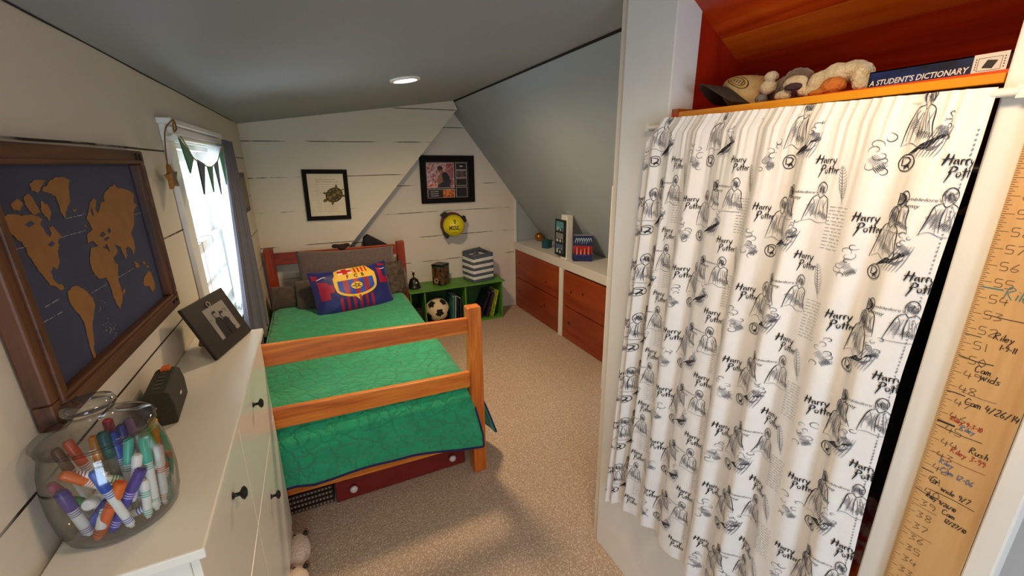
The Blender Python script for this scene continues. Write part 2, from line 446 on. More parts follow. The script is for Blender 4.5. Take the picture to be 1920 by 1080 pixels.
for d0, z0, z1 in [(-.055, WZ0+.02, 1.25), (-.09, 1.21, WZ1-.02)]:
    for y0, y1, a, c in [(WY0+.015, WY0+.06, z0, z1), (WY1-.06, WY1-.015, z0, z1), (WY0+.06, WY1-.06, z0, z0+.045), (WY0+.06, WY1-.06, z1-.045, z1), (2.27, 2.29, z0, z1), (2.48, 2.50, z0, z1), (WY0+.06, WY1-.06, (z0+z1)/2-.01, (z0+z1)/2+.01)]:
        b.hexa([lw(y, z, e) for e in (d0, d0+.028) for y in (y0, y1) for z in (a, c)])
b.build('sash', M_white, win)
b = B(); b.hexa([lw(y, z, e) for e in (-.078, -.075) for y in (WY0+.02, WY1-.02) for z in (WZ0+.02, WZ1-.02)])
b.build('pane', M_glass, win)

# ------------------------------------------------------------------ recessed ceiling lights
M_can = mat('white can trim', (235, 232, 225), .4)
M_bulb = mat('glowing lens', (255, 236, 200), .5, emit=22)
def can(x, y, label, power):
    z = ceil_z(x)
    t = thing('ceiling_light', label, 'ceiling light', (x, y, z), rot=(0, -math.atan(.137), 0), group='recessed ceiling lights')
    b = B(); b.lathe([(.060, -.001), (.082, -.001), (.080, -.010), (.062, -.012), (.060, -.001)], n=40, caps=False); b.build('trim_ring', M_can, t, smooth=40, world=False)
    b = B(); b.lathe([(.0, -.005), (.04, -.006), (.0605, -.004)], n=40, caps=False); b.build('lens', M_bulb, t, world=False)
    l = D.lights.new('downlight', 'SPOT'); l.energy = power; l.color = (1, .71, .41); l.spot_size = math.radians(174); l.spot_blend = .8; l.shadow_soft_size = .10
    o = D.objects.new('downlight', l); COL.objects.link(o); o.parent = t; o.location = (0, 0, -.03)
can(.535, 2.457, 'round recessed light glowing warm in the grey ceiling', 90)
can(.42, .30, 'second recessed light overhead, out of view above the dresser', 26)

# ------------------------------------------------------------------ bed
bed = thing('bed', 'orange oak twin bed with slatted footboard and red stained headboard', 'bed', (.12, 2.78, 0))
def post(x0, x1, y0, y1, z1, m):
    b = B(); b.box(x0, x1, y0, y1, 0, z1); b.build('post', m, bed, bevel=.006)
post(.588, .656, 1.750, 1.812, .925, M_oakz)
post(-.400, -.332, 1.750, 1.812, .935, M_oakz)
post(.632, .702, 3.79, 3.85, .905, M_cherryz)
post(-.408, -.340, 3.79, 3.85, .932, M_cherryz)
def rail(za0, za1, zb0, zb1, y0, y1, m, name, x0=-.335, x1=.592):
    b = B(); b.hexa([(x0, y0, za0), (x0, y0, za1), (x0, y1, za0), (x0, y1, za1), (x1, y0, zb0), (x1, y0, zb1), (x1, y1, zb0), (x1, y1, zb1)])
    b.build(name, m, bed, bevel=.004)
rail(.815, .908, .797, .872, 1.764, 1.790, M_oak, 'rail')
rail(.530, .622, .508, .588, 1.764, 1.790, M_oak, 'rail')
rail(.165, .285, .140, .260, 1.800, 1.826, M_oak, 'rail')
rail(.795, .893, .790, .882, 3.805, 3.83, M_cherry, 'headboard_rail', -.345, .636)
rail(.40, .50, .40, .50, 3.805, 3.83, M_cherry, 'headboard_rail', -.345, .636)
for x in (-.36, .605):
    b = B(); b.box(x, x+.024, 1.81, 3.80, .24, .38); b.build('side_rail', M_oak, bed, bevel=.004)

M_quilt = mat('green quilted cotton', (16, 152, 104), .8, var=.10, scale=14, sheen=.25)
def quiltify(m):
    nt = m.node_tree; n = nt.nodes; L = nt.links; p = n['Principled BSDF']
    tc = n.new('ShaderNodeTexCoord')
    ds = n.new('ShaderNodeTexNoise'); ds.inputs['Scale'].default_value = 18; L.new(tc.outputs['Object'], ds.inputs['Vector'])
    am = n.new('ShaderNodeMix'); am.data_type = 'RGBA'; am.inputs[0].default_value = .06
    L.new(tc.outputs['Object'], am.inputs[6]); L.new(ds.outputs['Color'], am.inputs[7])
    v = n.new('ShaderNodeTexVoronoi'); v.feature = 'DISTANCE_TO_EDGE'; v.inputs['Scale'].default_value = 17
    L.new(am.outputs[2], v.inputs['Vector'])
    r = n.new('ShaderNodeMapRange'); r.inputs[1].default_value = 0; r.inputs[2].default_value = .22
    L.new(v.outputs['Distance'], r.inputs[0])
    pw = n.new('ShaderNodeMath'); pw.operation = 'POWER'; pw.inputs[1].default_value = .5; L.new(r.outputs[0], pw.inputs[0])
    z = n.new('ShaderNodeTexNoise'); z.inputs['Scale'].default_value = 160; L.new(tc.outputs['Object'], z.inputs['Vector'])
    ad = n.new('ShaderNodeMath'); ad.operation = 'MULTIPLY_ADD'; ad.inputs[1].default_value = .18
    L.new(z.outputs[0], ad.inputs[0]); L.new(pw.outputs[0], ad.inputs[2])
    b = n.new('ShaderNodeBump'); b.inputs['Strength'].default_value = .75; b.inputs['Distance'].default_value = .010
    L.new(ad.outputs[0], b.inputs['Height']); L.new(b.outputs[0], p.inputs['Normal'])
quiltify(M_quilt)
M_bind = mat('navy quilt binding', (18, 22, 78), .8)
quilt = thing('quilt', 'green quilted bedspread with navy binding lying over the bed', 'bedspread', (.12, 2.78, .45))
QX0, QX1, QZ = -.385, .612, .520
rq = random.Random(3)
def qtop(u, v):
    x = QX0+(QX1-QX0)*u; y = 1.795+(3.79-1.795)*v
    z = QZ-.030*max(0, (abs(u-.5)*2-.86)/.14)**2-.02*max(0, (.04-v)/.04)**2
    z += .006*math.sin(7*x+2*y)*math.sin(5*y)+.012*math.exp(-((y-1.95)/.12)**2)
    return (x, y, z)
b = B(); b.grid(qtop, 40, 70)
# foot flap: passes under the lower rail and hangs in front of the bed end
def hemz(u):
    x = -.36+1.0*u
    pts = [(-.36, .235), (-.2, .238), (.1, .232), (.276, .226), (.42, .200), (.52, .185), (.60, .178), (.66, .172)]
    for (a, za), (c, zc) in zip(pts, pts[1:]):
        if x <= c: return za+(zc-za)*(x-a)/(c-a)
    return .172
def flap(u, v):
    zt = .500; z = zt+(hemz(u)-zt)*v
    xr = .578+.052*min(1, v*1.25); x = -.36+(xr+.36)*u
    t = min(1, v/.28); t = t*t*(3-2*t)
    y = 1.797-.060*t+.004*math.sin(19*x+3*z)*v+.012*v*math.sin(5*x+.6)
    if u > .9: y -= .01*(u-.9)/.1*v
    y += .022*max(0, min(1, (-.16-x)/.07))*v
    return (x, y, z)
b.grid(flap, 50, 20)
def drape(u, v):     # right side
    y = 1.86+(3.79-1.86)*u; z = .500-.37*v
    x = .606+.012*min(1, v*6)+.135*v**.75*math.exp(-((u)/.10)**2)+.02*v+.012*v*math.sin(16*y)
    return (x, y, z)
b.grid(drape, 60, 14)
def drapel(u, v):
    y = 1.86+(3.79-1.86)*u; z = .500-.2*v
    return (-.385-.01*v, y, z)
b.grid(drapel, 30, 6)
qo = b.build('cover', M_quilt, quilt, smooth=True)
so = qo.modifiers.new('t', 'SOLIDIFY'); so.thickness = .010; so.offset = -1
b = B()
b.tube([Vector(flap(i/50, 1)) for i in range(51)], .006, 6)
b.tube([Vector(flap(1, i/20))+Vector((.002, 0, 0)) for i in range(6, 21)], .005, 6)
b.tube([Vector(drape(0, i/14)) for i in range(15)], .005, 6)
b.tube([Vector(drape(i/60, 1)) for i in range(61)], .005, 6)
b.build('binding', M_bind, quilt, smooth=True)

# ------------------------------------------------------------------ pillows
def frame3(right, up):
    r = Vector(right).normalized(); u = Vector(up); n = r.cross(u).normalized(); u = n.cross(r)
    return Matrix((r, u, n)).transposed()
def pillow_fn(c, R, w, h, t, seed=0, pinch=.10):
    c = Vector(c); rn = random.Random(seed); ph = [rn.uniform(0, 6) for _ in range(6)]
    def P(u, v, s):
        e = max(0, (1-abs(u)**2.6))**.62*max(0, (1-abs(v)**2.6))**.62
        wr = .05*math.sin(5*u+ph[0]+2*v)*math.sin(4*v+ph[1])+.04*math.sin(9*u*v+ph[2])+.03*math.sin(11*u-7*v+ph[3])
        x = u*w/2*(1-pinch*(1-v*v)*.35*abs(u)**3); y = v*h/2*(1-pinch*(1-u*u)*.6*abs(v)**3)
        return c+R@Vector((x, y, s*t/2*e*(1+wr)))
    return P
def pillow_mesh(P, n=28, mi=0):
    b = B()
    for s in (1, -1):
        b.grid(lambda a, c: P(2*a-1, 2*c-1, s), n, n, mi)
    return b
def merge(o, d=.0008):
    import bmesh
    bm = bmesh.new(); bm.from_mesh(o.data); bmesh.ops.remove_doubles(bm, verts=bm.verts, dist=d); bmesh.ops.recalc_face_normals(bm, faces=bm.faces)
    bm.to_mesh(o.data); bm.free()
M_grey = mat('charcoal brown linen', (98, 84, 84), .9, var=.16, scale=60, stretch=(1, 1, 3), bump=.3, bscale=200, sheen=.3)
M_brown = mat('dark taupe corduroy', (72, 60, 54), .9, var=.14, scale=50, bump=.3, bscale=150, sheen=.3)
M_camo = mat('mottled brown plush', (96, 84, 70), .95, rgb2=(58, 48, 42), scale=26, bump=.5, bscale=90)
def pillow(name, label, c, right, up, w, h, t, m, seed, pinch=.1):
    P = pillow_fn(c, frame3(right, up), w, h, t, seed, pinch)
    o = one(pillow_mesh(P), name, m, label, 'pillow', smooth=True); merge(o); return P, o
pillow('pillow', 'large charcoal brown pillow leaning against the headboard', (.20, 3.60, .700), (1, .03, -.035), (0, .36, .93), .76, .44, .16, M_grey, 1)
pillow('pillow', 'dark taupe pillow slumped at the left end of the headboard', (-.250, 3.55, .578), (1, .05, -.1), (0, .6, .80), .27, .20, .15, M_brown, 2, .05)
pillow('pillow', 'small brown pillow squeezed behind the club crest pillow', (-.10, 3.455, .600), (1, -.1, .05), (0, .5, .86), .22, .27, .13, M_brown, 5, .05)
pillow('pillow', 'mottled brown plush pillow at the right headboard post', (.545, 3.54, .635), (.8, .5, -.10), (.1, .3, .93), .22, .31, .12, M_camo, 4)
pillow('pillow', 'small grey pillow tucked against the right headboard post', (.615, 3.68, .590), (1, .2, .0), (0, .3, .93), .13, .20, .10, M_grey, 9)

# club crest pillow
BR = frame3((1, .20, 0.02), (0.02, .40, .92))
Pb = pillow_fn((.195, 3.318, .645), BR, .590, .372, .17, 11, .12)
M_pn = mat('navy blue satin', (22, 28, 110), .45, var=.25, scale=7, sheen=.2)
M_pg = mat('garnet satin', (150, 18, 56), .5, var=.1, scale=12)
M_py = mat('golden yellow print', (236, 190, 60), .55)
M_pw = mat('white print', (236, 226, 220), .55)
M_pr = mat('red print', (200, 24, 30), .55)
M_pb = mat('royal blue print', (24, 70, 176), .55)
M_pk = mat('dark print', (40, 22, 26), .55)
b = pillow_mesh(Pb, 36)
def on_pillow(layer):
    def f(x, y):
        x = max(-.999, min(.999, x)); y = max(-.999, min(.999, y))
        p = Pb(x, y, 1); e = .004
        n = (Pb(min(x+e, .999), y, 1)-Pb(max(x-e, -.999), y, 1)).cross(Pb(x, min(y+e, .999), 1)-Pb(x, max(y-e, -.999), 1)).normalized()
        return p+n*(.0016+.0008*layer)
    return f
def gridpoly(b, x0, x1, ylo, yhi, fn, mi, nx=8, ny=6):
    b.grid(lambda u, v: fn(x0+(x1-x0)*u, (lambda x: ylo(x)+(yhi(x)-ylo(x))*v)(x0+(x1-x0)*u)), nx, ny, mi)
CXo, CYo, CW, CH = .05, .235, .545, .745       # crest centre and half size on the pillow
def cr(layer):
    f = on_pillow(layer)
    return lambda x, y: f(CXo+CW*x*.98, CYo+CH*y)
K = lambda v: (lambda x: v)
# garnet flashes on navy ground
for x0, x1, ya, yb_ in [(-.86, -.62, -.25, .55), (-.62, -.50, .0, .35), (.66, .80, .05, .75), (.80, .93, .05, .35), (-.95, -.82, .62, .86), (.74, .93, .80, .95)]:
    gridpoly(b, x0, x1, K(ya), lambda x, a=x0, y=yb_: y-.5*(x-a), on_pillow(0), 1, 4, 6)
for i in range(6):
    x0 = -.43+.155*i
    gridpoly(b, x0, x0+.075, K(-.93), K(-.28+.0*i), on_pillow(0), 1, 3, 8)
for pts in ([(-.86, .60), (-.7, .68), (-.62, .66)], [(.74, .66), (.86, .66), (.92, .70)]): b.ribbon(smoothpath(pts), .03, on_pillow(1), 3)
def low(x): return -.70*math.sqrt(max(0, 1-(x/1.0)**2))**.8-.05-.25*max(0, 1-abs(x)/.16)
def upl(x):
    pts = [(-1, .40), (-.9, .55), (-.93, .80), (-.72, .90), (-.5, 1.0), (.66, 1.0), (.74, .82), (.86, .62), (1.0, .45)]
    for (a, c), (d, e) in zip(pts, pts[1:]):
        if x <= d: return c+(e-c)*(x-a)/(d-a)
    return .45
gridpoly(b, -1.0, 1.0, low, upl, cr(0), 2, 44, 14)
# quarters
gridpoly(b, -.72, -.06, K(.56), lambda x: min(.92, upl(x)-.06), cr(1), 3, 12, 4)
gridpoly(b, -.50, -.26, K(.56), K(.92), cr(2), 4, 4, 4); gridpoly(b, -.72, -.06, K(.68), K(.82), cr(2), 4, 10, 3)
for i in range(4):
    x0 = .06+.17*i; gridpoly(b, x0, x0+.075, K(.56), lambda x: min(.93, upl(x)-.05), cr(1), 4, 2, 5)
# lower field of blue and garnet stripes
def low2(x): return -.60*math.sqrt(max(0, 1-(x/.90)**2))**.8-.02
for i in range(7):
    x0 = -.84+.24*i; gridpoly(b, x0, x0+.24, low2, K(.22), cr(1), 5 if i % 2 == 0 else 1, 6, 8)
for i, ch in enumerate('FCB'):
    b.text(ch, .27, cr(3), -.36+.34*i, .30, 6, sx=.85, bold=.03)
def disc(r): return [(r*math.cos(a*PI/12), -.16+.72*r*math.sin(a*PI/12)) for a in range(24)]
b.grid(lambda u, v: cr(2)(.27*v*math.cos(2*PI*u), -.16+.72*.27*v*math.sin(2*PI*u)), 24, 5, 2)
for k in range(5):
    a = 2*PI*k/5+.4; b.ribbon([(.08*math.cos(a), -.16+.06*math.sin(a)), (.22*math.cos(a+.3), -.16+.16*math.sin(a+.3))], .035, cr(4), 6, False)
b.ribbon([(.10*math.cos(2*PI*k/5), -.16+.075*math.sin(2*PI*k/5)) for k in range(6)], .03, cr(4), 6, False)
cp = one(b, 'crest_pillow', [M_pn, M_pg, M_py, M_pw, M_pr, M_pb, M_pk], 'blue and garnet pillow with a large yellow football club crest', 'pillow', smooth=True)

# cloth knot on the headboard, black bag corner behind it
b = B(); rr = random.Random(5)
for i in range(7): b.ball((.172+.05*rr.uniform(-1, 1), 3.815+.012*rr.uniform(-1, 1), .895+.016*rr.uniform(-.6, 1)), (.03, .02, .018), 12, 8)
o = one(b, 'cloth', mat('dark brown knit', (52, 34, 32), .95, bump=.4, bscale=120), 'dark brown knotted cloth draped on top of the headboard', 'cloth', smooth=True)
rm = o.modifiers.new('r', 'REMESH'); rm.mode = 'VOXEL'; rm.voxel_size = .006; rm.use_smooth_shade = True
b = B(); b.prism([(.39, .0), (.60, .0), (.60, .84), (.50, .905), (.415, .96), (.375, .93)], lambda x, y: (x, 3.97, y), lambda x, y: (x, 4.05, y))
one(b, 'bag', mat('black nylon', (20, 18, 20), .7), 'black bag whose corner rises behind the headboard', 'bag', bevel=.012)
b = B(); b.hexa([(x, y, z) for x in (-.418, -.404) for y in (3.18, 3.36) for z in (0, .86)])
one(b, 'wooden_board', mat('raw pine', (176, 142, 96), .6, var=.12, scale=20, stretch=(1, 6, .6)), 'raw pine board standing between the wall and bed beside the curtain', 'board', bevel=.003)

# ------------------------------------------------------------------ under the bed
t = thing('drawer_box', 'dark red drawer box with two pale knobs under the bed', 'drawer box', (.24, 2.1, 0))
M_red = mat('dark red painted wood', (112, 22, 16), .45, var=.12, scale=12, stretch=(.5, 3, 3))
b = B(); b.box(-.085, .568, 1.868, 2.45, .012, .132); b.build('body', M_red, t, bevel=.003)
b = B(); b.box(-.085, .568, 1.848, 1.868, .006, .135); b.build('front_panel', M_red, t, bevel=.004)
M_knob = mat('pale glass knob', (206, 190, 186), .15, spec=.8)
for x in (-.005, .492):
    b = B(); b.lathe([(.006, 0), (.006, .010), (.016, .014), (.019, .022), (.014, .030), (.0, .032)], (x, 1.849, .070), 16, Matrix.Rotation(PI/2, 3, 'X')); b.build('knob', M_knob, t, smooth=True)
for x in (-.04, .52):
    for y in (1.92, 2.38): b = B(); b.cyl((x-.008, y, .008), (x+.008, y, .008), .008, n=10); b.build('wheel', M_dark, t)
t = thing('wicker_basket', 'dark woven basket beside the red drawer box under the bed', 'basket', (-.2, 2.0, 0))
M_wk = mat('dark wicker', (46, 28, 22), .7, var=.2, scale=60); M_wl = mat('pale wicker strand', (150, 124, 98), .7)
b = B(); b.box(-.318, -.096, 1.872, 2.2, 0, .175)
b.build('body', M_wk, t, bevel=.006)
b = B()
for r in range(6):
    z = .022+.026*r
    b.box(-.318, -.096, 1.860, 1.872, z-.011, z+.007)
    for k in range(14):
        x = -.311+.0155*k; b.obox((x, 1.8595, z-.002), (.0075, .004, .009), Matrix.Rotation(.15*(k % 2), 3, 'Y'), 1)
b.build('weave', [M_wk, M_wl], t)
b = B(); b.box(-.322, -.092, 1.862, 2.204, .172, .186); b.build('rim', M_wk, t, bevel=.005)

# ------------------------------------------------------------------ green cubby shelf
CB0, CB1, CYF, CYB, CT = .712, 1.668, 3.800, 4.105, .412
cub = thing('cubby_shelf', 'low green painted cubby shelf against the gable wall', 'shelf', (1.06, 3.95, 0))
M_green = mat('moss green paint', (84, 138, 46), .5, var=.10, scale=10)
b = B(); b.box(CB0-.006, CB1+.022, CYF-.012, CYB, CT-.016, CT); b.build('top_panel', M_green, cub, bevel=.002)
b = B(); b.box(CB0, CB1, CYF, CYB, 0, .016); b.build('bottom_panel', M_green, cub, bevel=.002)
for x in (CB0, .848, 1.258, CB1-.014):
    b = B(); b.box(x, x+.014, CYF, CYB-.006, .016, CT-.016); b.build('side_panel' if x in (CB0, CB1-.014) else 'divider', M_green, cub, bevel=.002)
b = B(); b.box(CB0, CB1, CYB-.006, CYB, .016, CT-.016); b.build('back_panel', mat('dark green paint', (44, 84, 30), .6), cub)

# soccer plush ball: panels by nearest icosahedron axis
def soccer(c, r, n=64):
    g = (1+5**.5)/2
    ax = [Vector(p).normalized() for p in [(0, s, t*g) for s in (1, -1) for t in (1, -1)]+[(s, t*g, 0) for s in (1, -1) for t in (1, -1)]+[(t*g, 0, s) for s in (1, -1) for t in (1, -1)]]
    # turn so that one dark panel faces the camera, lower right
    d = Vector((-.05, -1, -.02)).normalized(); q = ax[0].rotation_difference(d)
    ax = [q@a for a in ax]
    b = B(); b.ball(c, r, n, n//2); C = Vector(c)
    for i, f in enumerate(b.f):
        p = (sum((Vector(b.v[k]) for k in f), Vector())/len(f)-C).normalized()
        a = max(ax, key=lambda x: x.dot(p))
        # pentagon test: angle grows towards the corners
        th = math.acos(min(1, a.dot(p)))
        nb = sorted(ax, key=lambda x: -x.dot(a))[1:6]
        t1 = nb[0]-a*nb[0].dot(a); t1.normalize(); t2 = a.cross(t1)
        ang = math.atan2(p.dot(t2), p.dot(t1))
        k = math.cos(PI/5)/math.cos((ang % (2*PI/5))-PI/5)
        b.m[i] = 1 if th < .36*k*1.02 else 0
    return b
M_sw = mat('cream plush', (226, 208, 176), .95, bump=.4, bscale=160); M_sb = mat('black plush', (26, 20, 20), .95, bump=.4, bscale=160)
ballc = (.992, 3.905, .168)
one(soccer(ballc, .118), 'soccer_ball', [M_sw, M_sb], 'cream and black plush soccer ball in the middle cubby', 'ball', smooth=True)
b = B(); b.box(.885, 1.105, 3.83, 4.07, .017, .05); one(b, 'folded_cloth', mat('black cloth', (24, 22, 24), .9), 'folded black cloth under the plush soccer ball', 'cloth', bevel=.012)
M_page = mat('paper edge', (226, 220, 206), .8, var=.06, scale=200, stretch=(1, .05, 1))
def book(label, c, w, h, d, mc, R=None, group=None, name='book', mp=None):
    """w thickness (x), d depth (y, spine at -y), h height (z); c = bottom centre; R applied about c"""
    t = thing(name, label, 'book', c, group=group); R = R or Matrix.Identity(3)
    b = B()
    b.obox(R@Vector((-w/2+.001, 0, h/2)), (.002, d, h), R); b.obox(R@Vector((w/2-.001, 0, h/2)), (.002, d, h), R)
    b.obox(R@Vector((0, -d/2+.001, h/2)), (w, .002, h), R); b.build('cover', mc, t, world=False)
    b = B(); b.obox(R@Vector((0, .001, h/2)), (w-.004, d-.006, h-.006), R); b.build('pages', mp or M_page, t, world=False)
    return t
BK = 'books in the middle cubby'
RY = lambda a: Matrix.Rotation(a, 3, 'Y')
M_teal = mat('teal book cover', (60, 122, 118), .5, var=.2, scale=20)
book('teal picture book beside the plush soccer ball', (1.128, 3.93, .019), .016, .28, .20, M_teal, RY(.06), BK)
book('pale mint book second from the plush soccer ball', (1.155, 3.93, .019), .012, .275, .19, mat('pale mint cover', (168, 196, 190), .5), RY(.06), BK)
book('thin black book with pale pages right of the mint book', (1.182, 3.93, .018), .018, .27, .19, mat('black cover', (22, 22, 26), .4), RY(.04), BK)
book('dark blue book at the right end of the middle cubby', (1.213, 3.93, .018), .020, .25, .19, mat('dark blue cover', (28, 34, 58), .4), RY(.02), BK)
BK = 'books in the right cubby'
book('yellow and green book leaning on the right cubby side', (1.555, 3.92, .022), .020, .285, .21, mat('yellow green cover', (196, 190, 52), .5, rgb2=(120, 150, 40), scale=30), RY(.24), BK)
book('dark purple book leaning left of the yellow book', (1.500, 3.94, .022), .022, .275, .20, mat('dark purple cover', (46, 32, 62), .4), RY(.30), BK)
book('black ring folder with a silver edge leaning in the right cubby', (1.435, 3.95, .024), .026, .275, .20, mat('black folder', (20, 22, 28), .35), RY(.40), BK)
b = B(); b.box(1.29, 1.38, 3.86, 4.05, .017, .075); one(b, 'box', mat('dark red box', (66, 20, 18), .6), 'small dark red box in the left of the right cubby', 'box', bevel=.004)
b = B(); b.box(.735, .838, 3.85, 4.05, .017, .20); one(b, 'toy_bin', mat('dark grey bin', (34, 34, 36), .7), 'dark bin in the left cubby behind the bed', 'bin', bevel=.01)

# things on the cubby top
t = thing('desk_bell', 'black bell shaped object with a stem and pale tip on the cubby', 'bell', (.790, 3.94, CT))
b = B(); b.lathe([(.062, 0), (.062, .012), (.054, .020), (.050, .05), (.038, .085), (.018, .10), (0, .102)], n=28); b.build('dome', mat('black enamel', (18, 16, 18), .4), t, smooth=40, world=False)
b = B(); b.lathe([(.010, .098), (.006, .11), (.006, .125), (.012, .135), (.012, .150), (.005, .158)], n=14); b.build('stem', mat('dark metal', (44, 32, 34), .4, metallic=.6), t, smooth=True, world=False)
b = B(); b.ball((0, 0, .170), .013, 14, 10); b.build('tip', mat('pale glass tip', (214, 206, 206), .3), t, smooth=True, world=False)
b = B(); b.ball((.012, -.046, .06), .009, 12, 8); b.build('badge', M_pw, t, smooth=True, world=False)

t = thing('tin_box', 'dark square tin with colourful pictures on the cubby top', 'tin', (1.062, 3.945, CT), .70)
M_tin = mat('dark teal tin', (30, 44, 42), .4, rgb2=(64, 96, 88), scale=22); M_tin2 = mat('amber printed picture', (34, 30, 26), .4, rgb2=(120, 80, 40), scale=30, detail=4)
b = B(); b.box(-.062, .062, -.062, .062, 0, .195); b.build('body', M_tin, t, world=False, bevel=.005)
b = B(); b.box(-.064, .064, -.064, .064, .190, .212); b.build('lid', mat('tin lid', (40, 38, 36), .35, metallic=.5), t, world=False, bevel=.006)
b = B()
b.box(-.056, .056, -.0632, -.062, .012, .18, 0); b.box(-.0632, -.062, -.056, .056, .012, .18, 0)
b.lathe([(.016, 0), (.024, 0)], (-.0640, 0.012, .050), 18, Matrix.Rotation(-PI/2, 3, 'Y'), 1, caps=False); b.box(-.0648, -.0632, -.034, -.008, .012, .05, 2)
b.build('picture', [M_tin2, mat('pale ring print', (206, 186, 160), .5), mat('black print', (18, 14, 14), .5)], t, world=False)

t = thing('storage_basket', 'striped white and slate fabric storage basket on the cubby top', 'basket', (1.365, 3.815, CT), .23)
M_str = mat('white canvas', (226, 226, 226), .85, var=.04, scale=30); M_sl = mat('slate stripe', (84, 92, 106), .9, var=.15, scale=60)
bw, bd, bh = .247, .215, .275
def ring(z, k=0):
    # softly bulging square outline
    s = .006*math.sin(PI*z/bh); r = .02; pts = []
    for cx, cy, a0 in [(r, r, PI), (bw-r, r, 1.5*PI), (bw-r, bd-r, 0), (r, bd-r, .5*PI)]:
        for i in range(5):
            a = a0+PI/2*i/4; pts.append((cx+(r+s+k)*math.cos(a), cy+(r+s+k)*math.sin(a)))
    sag = lambda x, y: z-(.012*math.sin(6*x/bw*PI+1)*(z/bh)**6)+.016*(z/bh)**4*(y/bd)
    return [(x, y, sag(x, y)) for x, y in pts]
b = B(); zs = [0]; ns = 9
for i in range(ns): zs += [bh*(i+.5)/ns, bh*(i+1)/ns]
rows = [ring(z) for z in zs]
for j in range(len(rows)-1):
    n = len(rows[0]); vs = rows[j]+rows[j+1]
    b.add(vs, [(i, (i+1) % n, n+(i+1) % n, n+i) for i in range(n)], 1 if ((j//2) % 2 == 0) else 0)
b.add(rows[0], [tuple(range(len(rows[0])))], 0)
sb = b.build('body', [M_str, M_sl], t, smooth=50, world=False)
q = sb.modifiers.new('t', 'SOLIDIFY'); q.thickness = .004; q.offset = -1
b = B(); vs = ring(bh, .002); vs2 = [(x, y, z+.012) for x, y, z in vs]; n = len(vs)
b.add(vs+vs2, [(i, (i+1) % n, n+(i+1) % n, n+i) for i in range(n)]); ri = b.build('rim', M_sl, t, smooth=50, world=False)
q = ri.modifiers.new('t', 'SOLIDIFY'); q.thickness = .005
b = B(); rr = random.Random(8)
b.grid(lambda u, v: (.012+(bw-.024)*u, .012+(bd-.024)*v, bh-.035+.03*math.sin(9*u+3*v)*math.sin(7*v+2)+.012*math.sin(23*u)), 20, 16)
b.build('lining', mat('patterned navy cloth', (40, 44, 58), .9, rgb2=(150, 152, 160), scale=30), t, smooth=True, world=False)

# ------------------------------------------------------------------ built-in drawers under the steep slope
def cabinet(y0, y1, zs, label, knots):
    t = thing('drawer_cabinet', label, 'cabinet', (2.1, (y0+y1)/2, 0), group='built in drawer cabinets')
    b = B(); b.box(1.985, 2.36, y0-.004, y1+.004, .002, .655); b.build('body', mat('cabinet inside', (40, 26, 20), .8), t)
    for i, (za, zb) in enumerate(zs):
        b = B(); b.box(1.958, 1.984, y0, y1, za, zb)
        for ky, kz, s in knots[i]:
            b.lathe([(0, 0), (.014*s, 0)], (1.9565, ky, kz), 12, Matrix.Rotation(-PI/2, 3, 'Y'), 1, caps=False)
        b.build('drawer', [M_drawer, mat('dark knot', (52, 16, 8), .6)], t, bevel=.002)
    return t
cabinet(3.156, 4.092, [(.006, .337), (.347, .650)], 'far red pine drawer cabinet beneath the gold ball', [[(3.98, .20, 1.), (3.43, .20, 1.1), (3.50, .17, .6)], [(3.98, .52, .9), (3.40, .45, .7)]])
cabinet(2.40, 3.088, [(.006, .309), (.319, .638)], 'near red pine drawer cabinet beneath the red and blue book', [[(2.98, .17, 1.)], [(2.96, .47, .9), (2.78, .50, .8)]])
b = B(); b.box(1.950, 1.99, 3.090, 3.154, 0, .66); b.box(1.950, 1.99, 2.3, 2.398, 0, .66); b.box(1.950, 1.99, 4.094, 4.112, 0, .66)
struct(b, 'trim_6', M_white, bevel=.002)
b = B(); b.box(1.948, 2.345, 2.22, 4.116, .657, .735); one(b, 'display_shelf', mat('satin white shelf paint', (216, 212, 208), .5), 'long white shelf board over the red drawers', 'shelf', bevel=.004)
b = B(); b.box(1.972, 2.03, 3.070, 3.172, .735, 1.128); struct(b, 'trim_7', M_white, bevel=.003)

# photo strip frame hung on the little post
def photo(b, x0, x1, z0, z1, fn, mi0, mi1, seed, n=6):
    """small printed picture: ground with loose figure shapes"""
    rr = random.Random(seed)
    b.flat([(x0, z0), (x1, z0), (x1, z1), (x0, z1)], lambda x, y: fn(x, y, 0), mi0)
    w, h = x1-x0, z1-z0
    for i in range(n):
        cx = x0+w*(.12+.76*(i+.5)/n); hh = h*rr.uniform(.35, .7); bw_ = w/n*rr.uniform(.5, .9)
        cx = min(max(cx, x0+bw_*.6), x1-bw_*.6)
        b.flat([(cx-bw_/2, z0+.01*h), (cx+bw_/2, z0+.01*h), (cx+bw_*.35, z0+hh*.7), (cx-bw_*.35, z0+hh*.7)], lambda x, y: fn(x, y, 1), mi1[i % len(mi1)])
        b.flat([(cx+bw_*.22*math.cos(a), z0+hh*.82+bw_*.28*math.sin(a)) for a in [k*PI/4 for k in range(8)]], lambda x, y: fn(x, y, 2), mi1[(i+1) % len(mi1)])
t = thing('framed_photos', 'narrow black frame with three photos hung on the shelf post', 'picture frame', (1.97, 3.165, .76))
b = B(); b.box(1.955, 1.971, 3.082, 3.248, .762, 1.085); b.build('frame', mat('black frame', (20, 18, 20), .4), t, bevel=.003)
cols = [mat('sea blue photo', (66, 140, 160), .4, var=.2, scale=60), mat('grey photo', (120, 124, 128), .4, var=.3, scale=60), mat('pale photo tone', (206, 212, 214), .4), mat('dark photo tone', (26, 40, 52), .4), mat('blue grey photo', (70, 96, 124), .4, var=.25, scale=60)]
